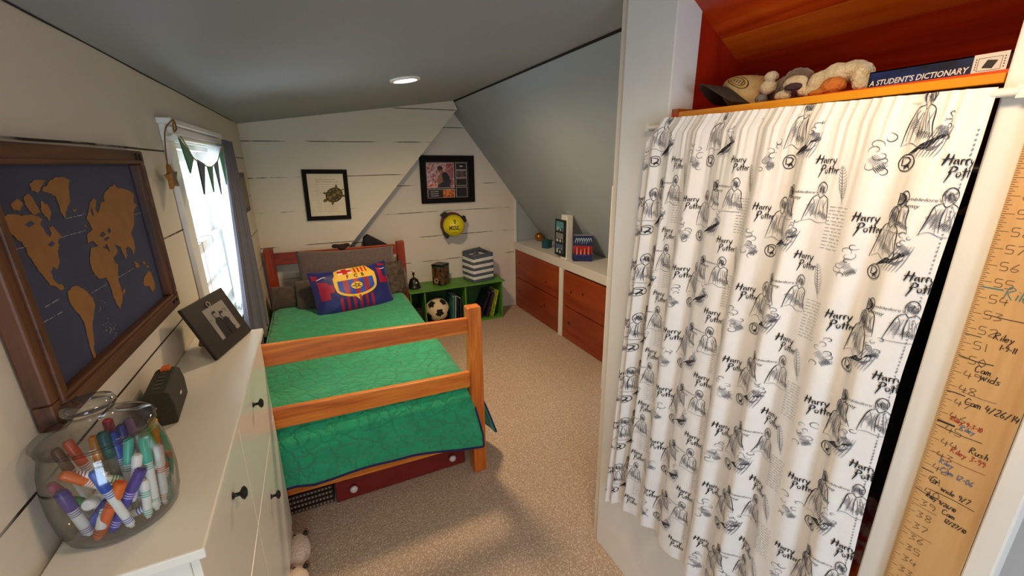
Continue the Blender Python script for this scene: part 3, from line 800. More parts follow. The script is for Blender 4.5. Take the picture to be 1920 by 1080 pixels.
for i, g in enumerate((4, 1, 0)):
    b = B(); z0 = .785+.100*i
    photo(b, -3.226, -3.104, z0, z0+.082, lambda x, y, k: (1.9548-.0004*k, -x, y), g, [2, 3], i+20, 4); b.build('photo', cols, t)

# red and blue book, gold ball, teal box, wire ornament on the shelf
t = thing('storybook', 'thick blue book with a red pictured cover standing on the shelf', 'book', (2.085, 2.99, .735), -.56)
b = B(); b.box(-.078, .078, -.024, .024, 0, .225); b.build('pages', M_page, t, world=False)
b = B(); b.box(-.082, .082, -.029, -.024, 0, .228); b.box(-.082, .082, .024, .029, 0, .228); b.box(-.084, -.076, -.029, .029, 0, .228); b.build('cover', mat('navy blue cover', (30, 40, 96), .35, var=.25, scale=30), t, world=False)
b = B(); rr = random.Random(12); fy = lambda k: (lambda x, y: (x, -.0292-.0005*k, y))
b.flat([(-.08, .07), (.08, .062), (.08, .135), (-.08, .14)], fy(0), 0)
for i in range(9):
    x = -.066+.0165*i; h = rr.uniform(.035, .07); b.flat([(x-.007, .062), (x+.007, .062), (x+.003, .068+h), (x-.003, .068+h)], fy(1), 1 if i % 2 else 2)
for i in range(7): b.ribbon(smoothpath([(-.07+.02*i, .15+.02*rr.random()), (-.055+.02*i, .205), (-.045+.02*i, .17)]), .006, fy(1), 3)
for i in range(14): b.ribbon([(-.07+.01*i, .045+.01*rr.random()), (-.064+.01*i, .06)], .005, fy(1), 4)
b.build('picture', [mat('red picture ground', (176, 40, 40), .4), mat('salmon flame', (240, 130, 110), .4), mat('dark red figure', (96, 14, 18), .4), mat('pale blue lettering strokes', (176, 206, 226), .4), mat('bright blue wave', (60, 90, 190), .4)], t, world=False)
b = B(); b.ball((2.215, 4.015, .735+.047), .047, 28, 16)
one(b, 'gold_ball', mat('gold ornament', (196, 128, 58), .25, metallic=.85, var=.2, scale=14), 'shiny gold ball at the far end of the white shelf', 'ornament', smooth=True)
t = thing('gift_box', 'small dark teal box on the white shelf beside the gold ball', 'box', (2.10, 3.64, .735), .5)
M_tb = mat('dark teal card', (14, 78, 92), .5)
b = B(); b.box(-.042, .042, -.036, .036, 0, .062); b.build('body', M_tb, t, world=False, bevel=.003)
b = B(); b.box(-.046, .046, -.040, .040, .062, .080); b.build('lid', M_tb, t, world=False, bevel=.003)
b = B(); b.tube(smoothpath([(-.02, 0, .083), (0, .01, .094), (.02, 0, .084), (.03, -.02, .083)]), .004, 6); b.build('ribbon', mat('olive ribbon', (120, 120, 60), .5), t, smooth=True, world=False)
b = B(); rr = random.Random(4)
for i in range(9):
    a = rr.uniform(0, 6.28); p = [(2.08+.03*math.cos(a+k)*rr.uniform(.4, 1), 2.555+.03*math.sin(a+k)*rr.uniform(.4, 1), .739+.018*k) for k in range(5)]
    b.tube(smoothpath(p, 4), .0035, 6, i % 2)
one(b, 'wire_ornament', [M_dark, mat('silver wire', (180, 176, 172), .3, metallic=.8)], 'small tangled black and silver wire ornament on the near shelf end', 'ornament', smooth=True)

# ------------------------------------------------------------------ pictures on the end walls
def framed(name, label, c, w, h, fw, depth, mf, rot, paper):
    """picture on a wall that faces -y; local x right, z up, y out of the wall is -y"""
    t = thing(name, label, 'picture frame', c, rot=rot)
    b = B()
    for x0, x1, z0, z1 in [(-w/2, w/2, h/2-fw, h/2), (-w/2, w/2, -h/2, -h/2+fw), (-w/2, -w/2+fw, -h/2+fw, h/2-fw), (w/2-fw, w/2, -h/2+fw, h/2-fw)]:
        b.box(x0, x1, -depth, 0, z0, z1)
    b.build('frame', mf, t, world=False, bevel=.003)
    b = B(); b.box(-w/2+fw*.7, w/2-fw*.7, -.008, -.001, -h/2+fw*.7, h/2-fw*.7); b.build('backing', paper, t, world=False)
    return t
M_bf = mat('black picture frame', (20, 14, 14), .7, spec=.15)
t = framed('turtle_print', 'black framed turtle print on cream handwritten paper', (.120, YD-.002, 1.331), .345, .412, .034, .020, M_bf, (0, .022, 0), mat('cream paper', (228, 216, 190), .7, var=.05, scale=9))
b = B(); fy = lambda k: (lambda x, y: (x, -.0085-.0006*k, y)); rr = random.Random(2)
for r in range(15):      # rows of old handwriting
    z = .125-.0185*r; x = -.095+rr.uniform(0, .02); xe = (.03 if 3 < r < 11 else .095)-rr.uniform(0, .04)
    while x < xe:
        l = rr.uniform(.008, .022); m = max(3, int(l/.003))
        b.ribbon([(x+l*i/m, z+rr.uniform(-.0022, .0022)*(2 if r < 2 else 1)) for i in range(m+1)], .0012 if r > 1 else .0022, fy(0), 0, False); x += l+.005
def blob(cx, cy, rx, ry, a=0, n=20, jit=0): return [(cx+math.cos(a)*rx*math.cos(t)*(1+jit*math.sin(5*t))-math.sin(a)*ry*math.sin(t), cy+math.sin(a)*rx*math.cos(t)+math.cos(a)*ry*math.sin(t)) for t in [2*PI*i/n for i in range(n)]]
ta = .55
tc_ = lambda u, v: (.055+.075*(u*math.cos(ta)-v*math.sin(ta)), .0+.075*(u*math.sin(ta)+v*math.cos(ta)))
for u, v, a in [(.70, .60, .9), (.74, -.58, -.7), (-.66, .62, 2.3), (-.66, -.62, 3.9)]:
    x, y = tc_(u, v); b.flat(blob(x, y, .019, .009, ta+a), fy(1), 1)
x, y = tc_(-1.12, .0); b.flat(blob(x, y, .019, .013, ta), fy(1), 1)
x, y = tc_(1.05, 0); b.flat(blob(x, y, .018, .004, ta), fy(1), 1)
x, y = tc_(0, 0); b.flat(blob(x, y, .072, .058, ta), fy(2), 2)
for u in (-.5, 0, .5):
    x, y = tc_(u, 0); b.flat(blob(x, y, .017, .014, ta, 6), fy(3), 3)
for k in range(11):
    a = 2*PI*k/11; x, y = tc_(.72*math.cos(a), .56*math.sin(a)); b.flat(blob(x, y, .010, .006, a+ta+1.57, 5), fy(3), 3)
b.build('print', [mat('sepia ink', (96, 72, 48), .8), mat('turtle skin', (104, 84, 40), .7), mat('turtle shell', (72, 56, 22), .7), mat('shell scute', (132, 106, 48), .7)], t, world=False)

t = framed('photo_collage', 'black framed red football photo collage on the gable wall', (1.238, YG-.002, 1.419), .545, .450, .050, .028, M_bf, (0, .012, 0), mat('black mount', (24, 16, 20), .7))
M_c = [mat('white keyline', (206, 190, 190), .6), mat('crimson crowd', (150, 34, 52), .5, rgb2=(214, 190, 196), scale=55, detail=6), mat('dark crowd', (26, 18, 24), .5, rgb2=(110, 84, 88), scale=60, detail=6), mat('amber crowd', (160, 30, 24), .5, rgb2=(226, 150, 60), scale=60),
       mat('player shirt', (40, 34, 46), .5), mat('player skin', (150, 100, 70), .5), mat('red letter panel', (190, 26, 34), .5, rgb2=(236, 220, 214), scale=50), mat('crimson stripe', (140, 24, 48), .5), mat('near black photo', (22, 16, 20), .5, var=.5, scale=40)]
b = B(); fy = lambda k: (lambda x, y: (x, -.0085-.0006*k, y))
def panel(x0, x1, z0, z1, mi, k=0):
    b.flat([(x0-.004, z0-.004), (x1+.004, z0-.004), (x1+.004, z1+.004), (x0-.004, z1+.004)], fy(k), 0)
    b.flat([(x0, z0), (x1, z0), (x1, z1), (x0, z1)], fy(k+1), mi)
panel(-.205, .062, -.078, .155, 1)
for i in range(5): b.flat([(-.02+.016*i, -.07), (-.012+.016*i, -.07), (-.004+.016*i, .15), (-.013+.016*i, .15)], fy(2), 7)
b.flat([(-.20, -.072), (-.10, -.072), (-.10, -.03), (-.20, -.03)], fy(2), 6)
b.flat([(-.105, -.076), (.02, -.076), (.03, -.01), (.005, .05), (-.05, .065), (-.10, .03)], fy(3), 4)
b.flat([(-.105, .02), (-.06, .055), (-.05, -.02), (-.10, -.05)], fy(4), 5); b.flat(blob(-.075, .095, .024, .03), fy(4), 5); b.flat(blob(-.075, .108, .026, .020), fy(5), 4)
b.flat(blob(-.02, .03, .030, .045, .4), fy(4), 8)
panel(-.205, -.055, -.172, -.096, 8); panel(-.055, .062, -.172, -.096, 3)
for i in range(3): b.ribbon([(-.18, -.115-.02*i), (-.10, -.113-.02*i)], .005, fy(3), 0, False)
for z0, z1, mi in [(.095, .155, 8), (.02, .082, 2), (-.058, .006, 8), (-.172, -.078, 8)]: panel(.085, .195, z0, z1, mi)
b.flat(blob(.14, .125, .020, .006), fy(3), 0)
b.build('print', M_c, t, world=False)

# yellow ball held on the gable wall
t = thing('wall_ball', 'yellow football lettered 10 MESSI held on the gable wall', 'ball', (1.240, 4.0, .985))
M_yb = mat('lemon yellow vinyl', (222, 206, 20), .4)
b = B(); b.ball((1.240, 4.0, .978), .108, 36, 24)
def onball(k):
    def f(x, y):
        r = .1088+.0003*k; d = Vector((x, -math.sqrt(max(1e-6, r*r-x*x-y*y)), y)); d = Matrix.Rotation(-.10, 3, 'X')@d
        d = Matrix.Rotation(-.30, 3, 'Z')@d
        return (1.240+d.x, 4.0+d.y, .978+d.z)
    return f
b.text('10', .056, onball(0), .004, .022, 1, center=True, sx=.8, bold=.03); b.text('MESSI', .052, onball(0), .004, -.036, 1, center=True, sx=.82, bold=.03)
b.ribbon(smoothpath([(-.03, -.070), (0, -.062), (.03, -.066)]), .004, onball(0), 1)
b.build('ball', [M_yb, mat('black lettering', (24, 20, 16), .5)], t, smooth=True)
M_hold = mat('dark red holder', (74, 20, 22), .5)
b = B(); b.lathe([(.104, 0), (.120, 0), (.120, .05), (.106, .05), (.104, 0)], (1.240, 4.02, .985), 36, Matrix.Rotation(-PI/2, 3, 'X'), caps=False)
b.lathe([(.0, .0), (.05, 0), (.05, .06), (.0, .06)], (1.240, 4.06, .985), 20, Matrix.Rotation(-PI/2, 3, 'X'))
b.build('holder_ring', M_hold, t, smooth=40)
for x, z, a in [(1.150, 1.090, .8), (1.355, 1.035, -1.1), (1.160, .885, 2.4)]:
    b = B(); b.obox((x, 4.02, z), (.060, .06, .032), Matrix.Rotation(-a+.25, 3, 'Y')); b.build('clamp', M_dark, t, bevel=.006)

# ------------------------------------------------------------------ left wall: world map
def lframe(y, z, off): return (WX(y)+off, y, z)
MY0, MY1, MZ0, MZ1 = .868, 1.598, 1.158, 1.622
t = thing('world_map', 'rustic brown framed blue world map on the left wall', 'map', (WX(1.23), 1.23, MZ0))
M_rw = wood('rustic brown frame along', (44, 22, 8), (82, 44, 16), (110, 62, 26), grain=1, fine=70, rough=.5)
M_rwz = wood('rustic brown frame upright', (44, 22, 8), (82, 44, 16), (110, 62, 26), grain=2, fine=70, rough=.5)
FW = .058; M_stud = mat('dark iron stud', (34, 22, 16), .5, metallic=.5)
def lbox(b, y0, y1, z0, z1, d0, d1, mi=0): b.hexa([lframe(y, z, d) for d in (d0, d1) for y in (y0, y1) for z in (z0, z1)], mi)
for y0, y1, z0, z1, m in [(MY0, MY1, MZ1-FW*.62, MZ1, M_rw), (MY0, MY1, MZ0, MZ0+FW*.80, M_rw), (MY0, MY0+FW*.95, MZ0+FW*.80, MZ1-FW*.62, M_rwz), (MY1-FW, MY1, MZ0+FW*.80, MZ1-FW*.62, M_rwz)]:
    b = B(); lbox(b, y0, y1, z0, z1, .002, .030); b.build('frame', m, t, bevel=.004)
b = B()
for y0, y1, z0, z1 in [(MY0+.03, MY1-.03, MZ1-.034, MZ1-.026), (MY0+.03, MY1-.03, MZ0+.030, MZ0+.038), (MY0+.026, MY0+.034, MZ0+.03, MZ1-.026), (MY1-.034, MY1-.026, MZ0+.03, MZ1-.026)]:
    lbox(b, y0, y1, z0, z1, .028, .034)
b.build('molding', M_rw, t, bevel=.002)
for y in (MY0+.028, MY1-.028):
    for z in (MZ0+.026, MZ1-.018):
        for dy, dz in ((0, 0), (.030 if y < 1.2 else -.030, .002)): b = B(); b.lathe([(.009, 0), (.008, .003), (0, .0045)], lframe(y+dy, z+dz, .030), 12, Matrix.Rotation(PI/2, 3, 'Y')); b.build('corner_stud', M_stud, t)
M_sea = mat('slate blue map sea', (48, 54, 84), .6, var=.14, scale=7)
M_land = mat('tan brown map land', (146, 98, 46), .65, var=.08, scale=30); M_fleck = mat('worn white fleck', (176, 168, 158), .7)
MAP = dict(
 na=[(.949,1.507),(.974,1.508),(.999,1.502),(1.022,1.502),(1.043,1.497),(1.052,1.492),(1.042,1.481),(1.048,1.47),(1.057,1.457),(1.067,1.463),(1.064,1.476),(1.081,1.473),(1.089,1.462),(1.097,1.45),(1.078,1.446),(1.08,1.438),(1.068,1.43),(1.063,1.41),(1.049,1.398),(1.035,1.406),(1.024,1.398),(1.026,1.383),(1.034,1.373),(1.047,1.368),(1.048,1.359),(1.035,1.361),(1.023,1.371),(1.009,1.377),(1.003,1.389),(.995,1.403),(.986,1.421),(.979,1.437),(.98,1.451),(.969,1.464),(.959,1.476),(.953,1.484),(.946,1.497)],
 i1=[(.978,1.522),(1.001,1.531),(1.009,1.526),(1.012,1.519),(.997,1.511),(.981,1.515)], i2=[(1.018,1.53),(1.038,1.537),(1.045,1.528),(1.05,1.516),(1.055,1.503),(1.037,1.5),(1.022,1.509),(1.019,1.518)],
 i3=[(1.048,1.553),(1.08,1.559),(1.105,1.558),(1.08,1.545),(1.066,1.536),(1.049,1.541)], i4=[(1.066,1.522),(1.084,1.515),(1.087,1.498),(1.074,1.484),(1.063,1.495),(1.058,1.508)],
 gr=[(1.081,1.54),(1.111,1.553),(1.14,1.562),(1.17,1.561),(1.191,1.554),(1.176,1.532),(1.167,1.511),(1.147,1.5),(1.126,1.483),(1.12,1.497),(1.121,1.515),(1.119,1.528),(1.1,1.534)], ic=[(1.166,1.499),(1.184,1.498),(1.173,1.491)],
 sa=[(1.055,1.352),(1.072,1.356),(1.092,1.354),(1.112,1.343),(1.126,1.329),(1.138,1.314),(1.137,1.299),(1.12,1.283),(1.102,1.266),(1.095,1.245),(1.082,1.226),(1.079,1.206),(1.068,1.205),(1.068,1.226),(1.071,1.254),(1.076,1.278),(1.071,1.297),(1.057,1.316),(1.051,1.334)],
 eu=[(1.194,1.442),(1.224,1.449),(1.219,1.461),(1.211,1.474),(1.248,1.505),(1.273,1.513),(1.281,1.505),(1.265,1.492),(1.27,1.479),(1.298,1.501),(1.321,1.502),(1.322,1.514),(1.36,1.528),(1.399,1.539),(1.416,1.528),(1.465,1.522),(1.512,1.509),(1.494,1.485),(1.511,1.477),(1.476,1.462),(1.458,1.431),(1.421,1.411),(1.426,1.393),(1.42,1.372),(1.4,1.358),(1.396,1.373),(1.381,1.383),(1.364,1.382),(1.358,1.363),(1.344,1.355),(1.34,1.373),(1.336,1.391),(1.311,1.401),(1.315,1.384),(1.293,1.375),(1.282,1.371),(1.274,1.392),(1.271,1.408),(1.248,1.406),(1.226,1.413),(1.208,1.425),(1.187,1.422)],
 af=[(1.193,1.413),(1.232,1.413),(1.263,1.397),(1.277,1.385),(1.283,1.361),(1.297,1.355),(1.283,1.338),(1.273,1.314),(1.277,1.286),(1.255,1.266),(1.238,1.257),(1.229,1.273),(1.226,1.301),(1.227,1.323),(1.218,1.341),(1.193,1.344),(1.174,1.355),(1.169,1.376),(1.174,1.393)],
 ma=[(1.281,1.292),(1.297,1.294),(1.28,1.278)], au=[(1.424,1.29),(1.455,1.298),(1.484,1.293),(1.487,1.267),(1.48,1.245),(1.454,1.24),(1.446,1.258),(1.419,1.265),(1.407,1.276)],
 x1=[(1.388,1.342),(1.411,1.334),(1.421,1.321),(1.393,1.323)], x2=[(1.439,1.332),(1.464,1.323),(1.45,1.318)], x3=[(1.461,1.32),(1.484,1.307),(1.463,1.308)], uk=[(1.19,1.459),(1.204,1.466),(1.199,1.455)])
b = B(); lbox(b, MY0+.03, MY1-.03, MZ0+.03, MZ1-.02, .002, .012)
rr = random.Random(6)
for k, p in MAP.items():
    q = []
    for i in range(len(p)):       # ragged coast
        a, c = p[i], p[(i+1) % len(p)]
        for j in range(3):
            s = j/3; w = 0 if j == 0 else .0022
            q.append((a[0]+(c[0]-a[0])*s+rr.uniform(-w, w), a[1]+(c[1]-a[1])*s+rr.uniform(-w, w)))
    b.flat(q, lambda y, z: lframe(y, z, .0128), 1)
for y, z, w, h in [(1.012, 1.487, .014, .005), (1.055, 1.445, .012, .005), (1.262, 1.432, .016, .006), (1.300, 1.436, .010, .007), (1.275, 1.420, .02, .004), (1.245, 1.485, .006, .012)]:
    b.flat([(y-w, z), (y-w*.3, z-h), (y+w, z-h*.3), (y+w*.4, z+h)], lambda y, z: lframe(y, z, .0133), 0)
for a, c in [((1.091, 1.451), (1.195, 1.453)), ((1.131, 1.483), (1.203, 1.483)), ((1.136, 1.326), (1.214, 1.326)), ((1.274, 1.326), (1.376, 1.325)), ((1.472, 1.455), (1.529, 1.456)), ((.974, 1.347), (1.019, 1.35)), ((.956, 1.324), (1.017, 1.323)), ((.952, 1.453), (.986, 1.454))]:
    x = a[0]
    while x < c[0]:
        l = rr.uniform(.004, .02); b.ribbon([(x, a[1]+rr.uniform(-.0006, .0006)), (min(x+l, c[0]), a[1]+rr.uniform(-.0006, .0006))], rr.uniform(.0006, .0016), lambda y, z: lframe(y, z, .0134), 2, False); x += l+rr.uniform(0, .006)
for i in range(46):
    y = rr.gauss(1.165, .018); z = rr.gauss(1.228, .012) if i < 36 else rr.gauss(1.286, .006); s = rr.uniform(.0006, .0022)
    b.flat([(y-s, z), (y, z-s), (y+s, z+s*.3), (y, z+s)], lambda y, z: lframe(y, z, .0134), 2)
b.build('map_panel', [M_sea, M_land, M_fleck], t)

# ------------------------------------------------------------------ curtain, sheer, rod, bunting, star
t = thing('curtain_rod', 'pale thin curtain rod over the small window', 'curtain rod', (WX(2.3)+.06, 2.3, 1.676))
b = B(); b.tube([(WX(y)+.052, y, 1.676) for y in (1.88, 2.30, 2.86)], .009, 10); b.build('rod', M_can, t, smooth=50)
for y in (1.90, 2.84):
    b = B(); b.cyl((WX(y)+.0205, y, 1.676), (WX(y)+.052, y, 1.676), .007); b.build('bracket', M_can, t)
def drape_thing(name, label, yf, zt, zb, off, amp, nf, m, th=.003, ph=0.):
    def f(u, v):
        a, c = yf(v); y = a+(c-a)*u; z = zt+(zb-zt)*v
        x = WX(y)+off+amp*(.45+.55*v)*math.sin(2*PI*nf*u+ph+.5*v)+.3*amp*math.sin(5.3*PI*nf*u+1)*v
        return (x, y, z)
    b = B(); b.grid(f, nf*14, 30)
    o = one(b, name, m, label, 'curtain', smooth=True); s = o.modifiers.new('t', 'SOLIDIFY'); s.thickness = th; return o
M_cur = mat('slate blue curtain', (72, 72, 86), .9, var=.08, scale=40, sheen=.2)
def cy(v):
    pts = [(0, 2.53, 2.80), (.12, 2.50, 2.82), (.5, 2.36, 2.83), (.8, 2.22, 2.83), (1, 2.12, 2.82)]
    for (a, y0, y1), (c, z0, z1) in zip([(p[0], p[1], p[2]) for p in pts], [(p[0], (p[1]), p[2]) for p in pts][1:]) if False else []: pass
    for p, q in zip(pts, pts[1:]):
        if v <= q[0]:
            k = (v-p[0])/(q[0]-p[0]); return (p[1]+(q[1]-p[1])*k, p[2]+(q[2]-p[2])*k)
    return pts[-1][1:]
drape_thing('curtain', 'slate grey curtain panel gathered at the far side of the window', cy, 1.700, .66, .088, .016, 7, M_cur)
def sheer():
    m = D.materials.new('white sheer'); m.use_nodes = True; nt = m.node_tree; n = nt.nodes; L = nt.links
    p = n['Principled BSDF']; p.inputs['Base Color'].default_value = (.86, .88, .88, 1); p.inputs['Roughness'].default_value = .9
    tr = n.new('ShaderNodeBsdfTranslucent'); tr.inputs['Color'].default_value = (.86, .92, .92, 1)
    tp = n.new('ShaderNodeBsdfTransparent')
    a = n.new('ShaderNodeMixShader'); a.inputs[0].default_value = .62; L.new(p.outputs[0], a.inputs[1]); L.new(tr.outputs[0], a.inputs[2])
    c = n.new('ShaderNodeMixShader'); c.inputs[0].default_value = .22; L.new(a.outputs[0], c.inputs[1]); L.new(tp.outputs[0], c.inputs[2])
    L.new(c.outputs[0], n['Material Output'].inputs[0]); return m
drape_thing('sheer_curtain', 'white sheer curtain glowing in front of the window panes', lambda v: (2.44-.06*v, 2.735), 1.668, .88, .040, .010, 9, sheer(), .0015)

t = thing('bunting', 'string of green and navy pennants sagging across the window', 'bunting', (WX(2.1)+.1, 2.08, 1.57))
SP = smoothpath([(1.70, 1.668), (1.75, 1.640), (1.80, 1.606), (1.90, 1.588), (2.023, 1.574), (2.12, 1.582), (2.209, 1.598), (2.30, 1.635), (2.40, 1.665)], 5)
b = B(); b.tube([lframe(y, z, .108) for y, z in SP], .0022, 6); b.build('string', mat('tan twine', (168, 132, 88), .8), t)
M_pg2 = mat('pennant green', (10, 104, 66), .8, sheen=.2); M_pn2 = mat('pennant navy', (22, 32, 60), .8, sheen=.2); M_pt = mat('pennant slate green', (34, 74, 78), .8, sheen=.2)
for (a, c, tip), m in [(((1.672, 1.664), (1.800, 1.606), (1.716, 1.556)), M_pg2), (((1.848, 1.600), (1.945, 1.585), (1.842, 1.482)), M_pn2), (((1.985, 1.577), (2.075, 1.577), (2.006, 1.480)), M_pg2), (((2.120, 1.583), (2.205, 1.598), (2.142, 1.464)), M_pt), (((2.280, 1.628), (2.39, 1.662), (2.300, 1.496)), M_pg2)]:
    b = B(); b.prism([a, c, tip], lambda y, z: lframe(y, z, .106), lambda y, z: lframe(y, z, .110)); b.build('pennant', m, t)
t = thing('star_ornament', 'small wooden star hanging by twine beside the window', 'ornament', (WX(1.82)+.03, 1.82, 1.54))
b = B(); sp = []
for k in range(10):
    r = (.044 if k % 2 == 0 else .021); a = PI/2+PI*k/5+.12; sp.append((1.822+r*1.45*math.cos(a), 1.543+r*math.sin(a)))
b.prism(sp, lambda y, z: lframe(y, z, .024), lambda y, z: lframe(y, z, .038)); b.build('star', wood('amber star wood', (112, 66, 18), (156, 98, 34), (176, 120, 52), grain=2), t, bevel=.003)
b = B(); b.tube(smoothpath([lframe(1.822, 1.585, .028), lframe(1.835, 1.64, .030), lframe(1.86, 1.70, .036), lframe(1.915, 1.735, .050)]), .0022, 6)
b.tube(smoothpath([lframe(1.915, 1.735, .052), lframe(1.93, 1.71, .052), lframe(1.90, 1.695, .05), lframe(1.90, 1.725, .052)]), .0028, 6); b.build('twine', mat('brown twine', (132, 88, 44), .8), t)
t = thing('hanging_picture', 'thin dark frame edge on the left wall beyond the curtain', 'picture frame', (WX(3.4), 3.42, 1.27))
b = B(); lbox(b, 3.28, 3.54, 1.27, 1.53, .001, .028); b.build('frame', mat('dark brown frame', (40, 28, 22), .5), t, bevel=.003)
b = B(); lbox(b, 3.31, 3.51, 1.30, 1.50, .027, .0295); b.build('picture', mat('dim print', (120, 108, 92), .6), t)

# ------------------------------------------------------------------ slim white cabinet
DZ = .985
t = thing('shoe_cabinet', 'slim white cabinet with four doors and black knobs along the left wall', 'cabinet', (-.35, 1.22, 0))
M_cab = mat('satin white lacquer', (230, 226, 216), .28)
b = B(); b.hexa([(x, y, z) for x0, x1 in ((-.4525, -.4525), (-.282, -.2625)) for y in (.705, 1.732) for x, z in ((x0, .04), (x1, DZ-.02))])
b.build('body', [M_cab], t, bevel=.002)
b = B(); b.box(-.4525, -.235, .692, 1.746, DZ-.02, DZ); b.build('top', M_cab, t, bevel=.003)
M_kn = mat('black iron knob', (26, 24, 26), .4, metallic=.4)
gy, gz = 1.135, .622
for y0, y1, z0, z1, ky in [(.707, gy-.002, gz+.002, DZ-.023, .962), (gy+.002, 1.730, gz+.002, DZ-.023, 1.372), (.707, gy-.002, .09, gz-.002, .962), (gy+.002, 1.730, .09, gz-.002, 1.378)]:
    b = B(); dx = lambda z: -.020*(DZ-z)/DZ; b.hexa([(x+dx(z), y, z) for x in (-.262, -.249) for y in (y0, y1) for z in (z0, z1)]); d = b.build('door', M_cab, t, bevel=.002)
    b = B(); b.lathe([(.009, 0), (.008, .003), (.0045, .006), (.0045, .015), (.013, .020), (.015, .024), (.009, .029), (0, .030)], (-.250+dx(.868 if z0 > .5 else .515), ky, .868 if z0 > .5 else .515), 18, Matrix.Rotation(PI/2, 3, 'Y')); b.build('knob', M_kn, d, smooth=60)
for y in (.70, 1.695):
    b = B(); b.box(-.320, -.275, y+.008, y+.036, 0, .09); b.build('leg', M_cab, t, bevel=.002)
b = B(); b.box(-.4525, -.4005, .71, 1.73, 0, .04); b.build('leg', M_cab, t)

# glass jar
JK = 1.10
JC = Vector((-.376, .838, DZ))
t = thing('glass_jar', 'round lidded glass jar full of markers on the white cabinet', 'jar', JC)
M_jar = glass('clear jar glass', (.96, .97, .97), 2.2, (.22, .24, .26))
b = B()
b.lathe([(0, .002), (.062, .002), (.069, .005), (.0745, .025), (.0775, .060), (.0770, .090), (.074, .118), (.068, .140), (.066, .150), (.069, .154), (.0665, .157), (.0635, .152), (.0655, .140), (.0715, .118), (.0745, .090), (.075, .060), (.072, .025), (.066, .009), (0, .007)], n=56, caps=False)
b.v = [tuple(JK*c for c in v) for v in b.v]; b.build('bowl', M_jar, t, smooth=True, world=False)
b = B()
b.lathe([(0, .158), (.060, .158), (.070, .160), (.0715, .164), (.066, .168), (.050, .174), (.028, .180), (.021, .185), (.021, .190), (.028, .194), (.032, .201), (.029, .209), (.018, .213), (0, .214), (0, .210), (.016, .208), (.026, .203), (.024, .197), (0, .193)], n=56, caps=False)
b.v = [tuple(JK*c for c in v) for v in b.v]; b.build('lid', M_jar, t, smooth=True, world=False)
# markers: (r, f, z) = right, toward the viewer, up, measured in the jar
jr = Vector((.914, .405, 0)); jf = Vector((.405, -.914, 0))
def jp(r, f, z): return JC+jr*r*JK+jf*f*JK+Vector((0, 0, z*1.16+.011))
M_bar = mat('white marker barrel', (232, 230, 226), .35)
capm = {}
def cm(rgb):
    if rgb not in capm: capm[rgb] = mat('marker colour %d %d %d' % rgb, rgb, .35)
    return capm[rgb]
def marker(label, a, c, cap, barrel=None, r=.0064, capl=.34, band=None, blunt=False, word=None):
    A = jp(*a); Cc = jp(*c); d = Cc-A; L = d.length; d.normalize()
    t = thing('marker', label, 'marker', A, group='markers in the glass jar')
    t.rotation_euler = d.to_track_quat('Z', 'Y').to_euler()
    bm_ = cm(barrel) if barrel else M_bar
    b = B(); b.lathe([(0, 0), (r*.55, 0), (r*.62, .004), (r*.95, .006), (r, .010), (r, L*(1-capl))], n=16)
    for z0 in ((L*.10, L*(1-capl)-.012) if band else ()):
        for k in range(3): b.lathe([(r*1.01, z0+.004*k), (r*1.01, z0+.004*k+.0017)], n=16, mi=1, caps=False)
    if word:
        b.text(word, r*1.5, lambda x, y: ((r*1.03)*math.sin((y-r*.5)/r), -(r*1.03)*math.cos((y-r*.5)/r), L*.14+x), 0, 0, 1)
    b.build('barrel', [bm_, cm(band) if band else M_bar], t, smooth=40, world=False)
    b = B(); b.lathe([(r*1.02, L*(1-capl)), (r*1.16, L*(1-capl)+.001), (r*1.14, L-.004), (r*.8, L-.0005), (0, L)] if not blunt else [(r*1.02, L*(1-capl)), (r*1.2, L*(1-capl)+.001), (r*1.15, L-.002), (r*.75, L), (r*.55, L-.006), (0, L-.006)], n=16)
    b.build('cap', cm(cap), t, smooth=40, world=False)
BLUE = (24, 74, 178); NAVY = (34, 40, 120); ORA = (226, 104, 24); PUR = (70, 46, 140); TEAL = (60, 176, 152); GRN = (40, 140, 70); DTEAL = (14, 92, 92); RED = (170, 38, 44); MAG = (168, 40, 100); YEL = (226, 160, 40); WHT = (232, 228, 226); VIO = (150, 120, 190); GRY = (128, 124, 118); BRN = (110, 70, 40)
marker('white marker with a blue cap standing at the front of the jar', (.002, .057, .002), (-.017, .060, .112), BLUE, band=BLUE)
marker('fat orange highlighter lying across the lower front of the jar', (-.036, .050, .004), (.006, .056, .078), ORA, (222, 92, 30), r=.0082, blunt=True, capl=.3, word='Crayola', band=(120, 50, 20))
marker('purple marker crossing behind the orange highlighter', (-.020, .046, .002), (.031, .054, .083), PUR, (62, 48, 156), r=.0075, blunt=True, word='Crayola', band=(190, 180, 226))
marker('white marker with a teal tip near the front right of the jar', (.022, .052, .000), (.030, .046, .060), WHT, band=TEAL, capl=.25)
marker('mint capped marker standing right of centre in the jar', (.034, .044, .002), (.044, .040, .125), TEAL, band=TEAL, r=.0065)
marker('white marker with orange print right of the mint marker', (.046, .036, .000), (.058, .030, .098), WHT, band=ORA)
marker('green capped marker behind the white orange printed marker', (.056, .018, .002), (.050, .018, .122), GRN, band=GRN)
marker('white marker with pink print leaning on the right glass', (.066, .012, .012), (.048, .030, .070), WHT, band=(220, 60, 90), capl=.2)
marker('gold capped marker at the far right rim of the jar', (.050, -.010, .002), (.062, .006, .132), YEL, band=YEL)
marker('purple capped white marker at the left front of the jar', (-.042, .030, .004), (-.054, .036, .090), PUR, band=PUR, r=.0075, capl=.4)
marker('white round capped marker pointing at the viewer on the left', (.000, -.005, .035), (-.035, .048, .060), WHT, r=.0085, capl=.2)
marker('magenta capped marker leaning on the left glass', (-.030, .000, .002), (-.062, .018, .096), MAG, band=MAG)
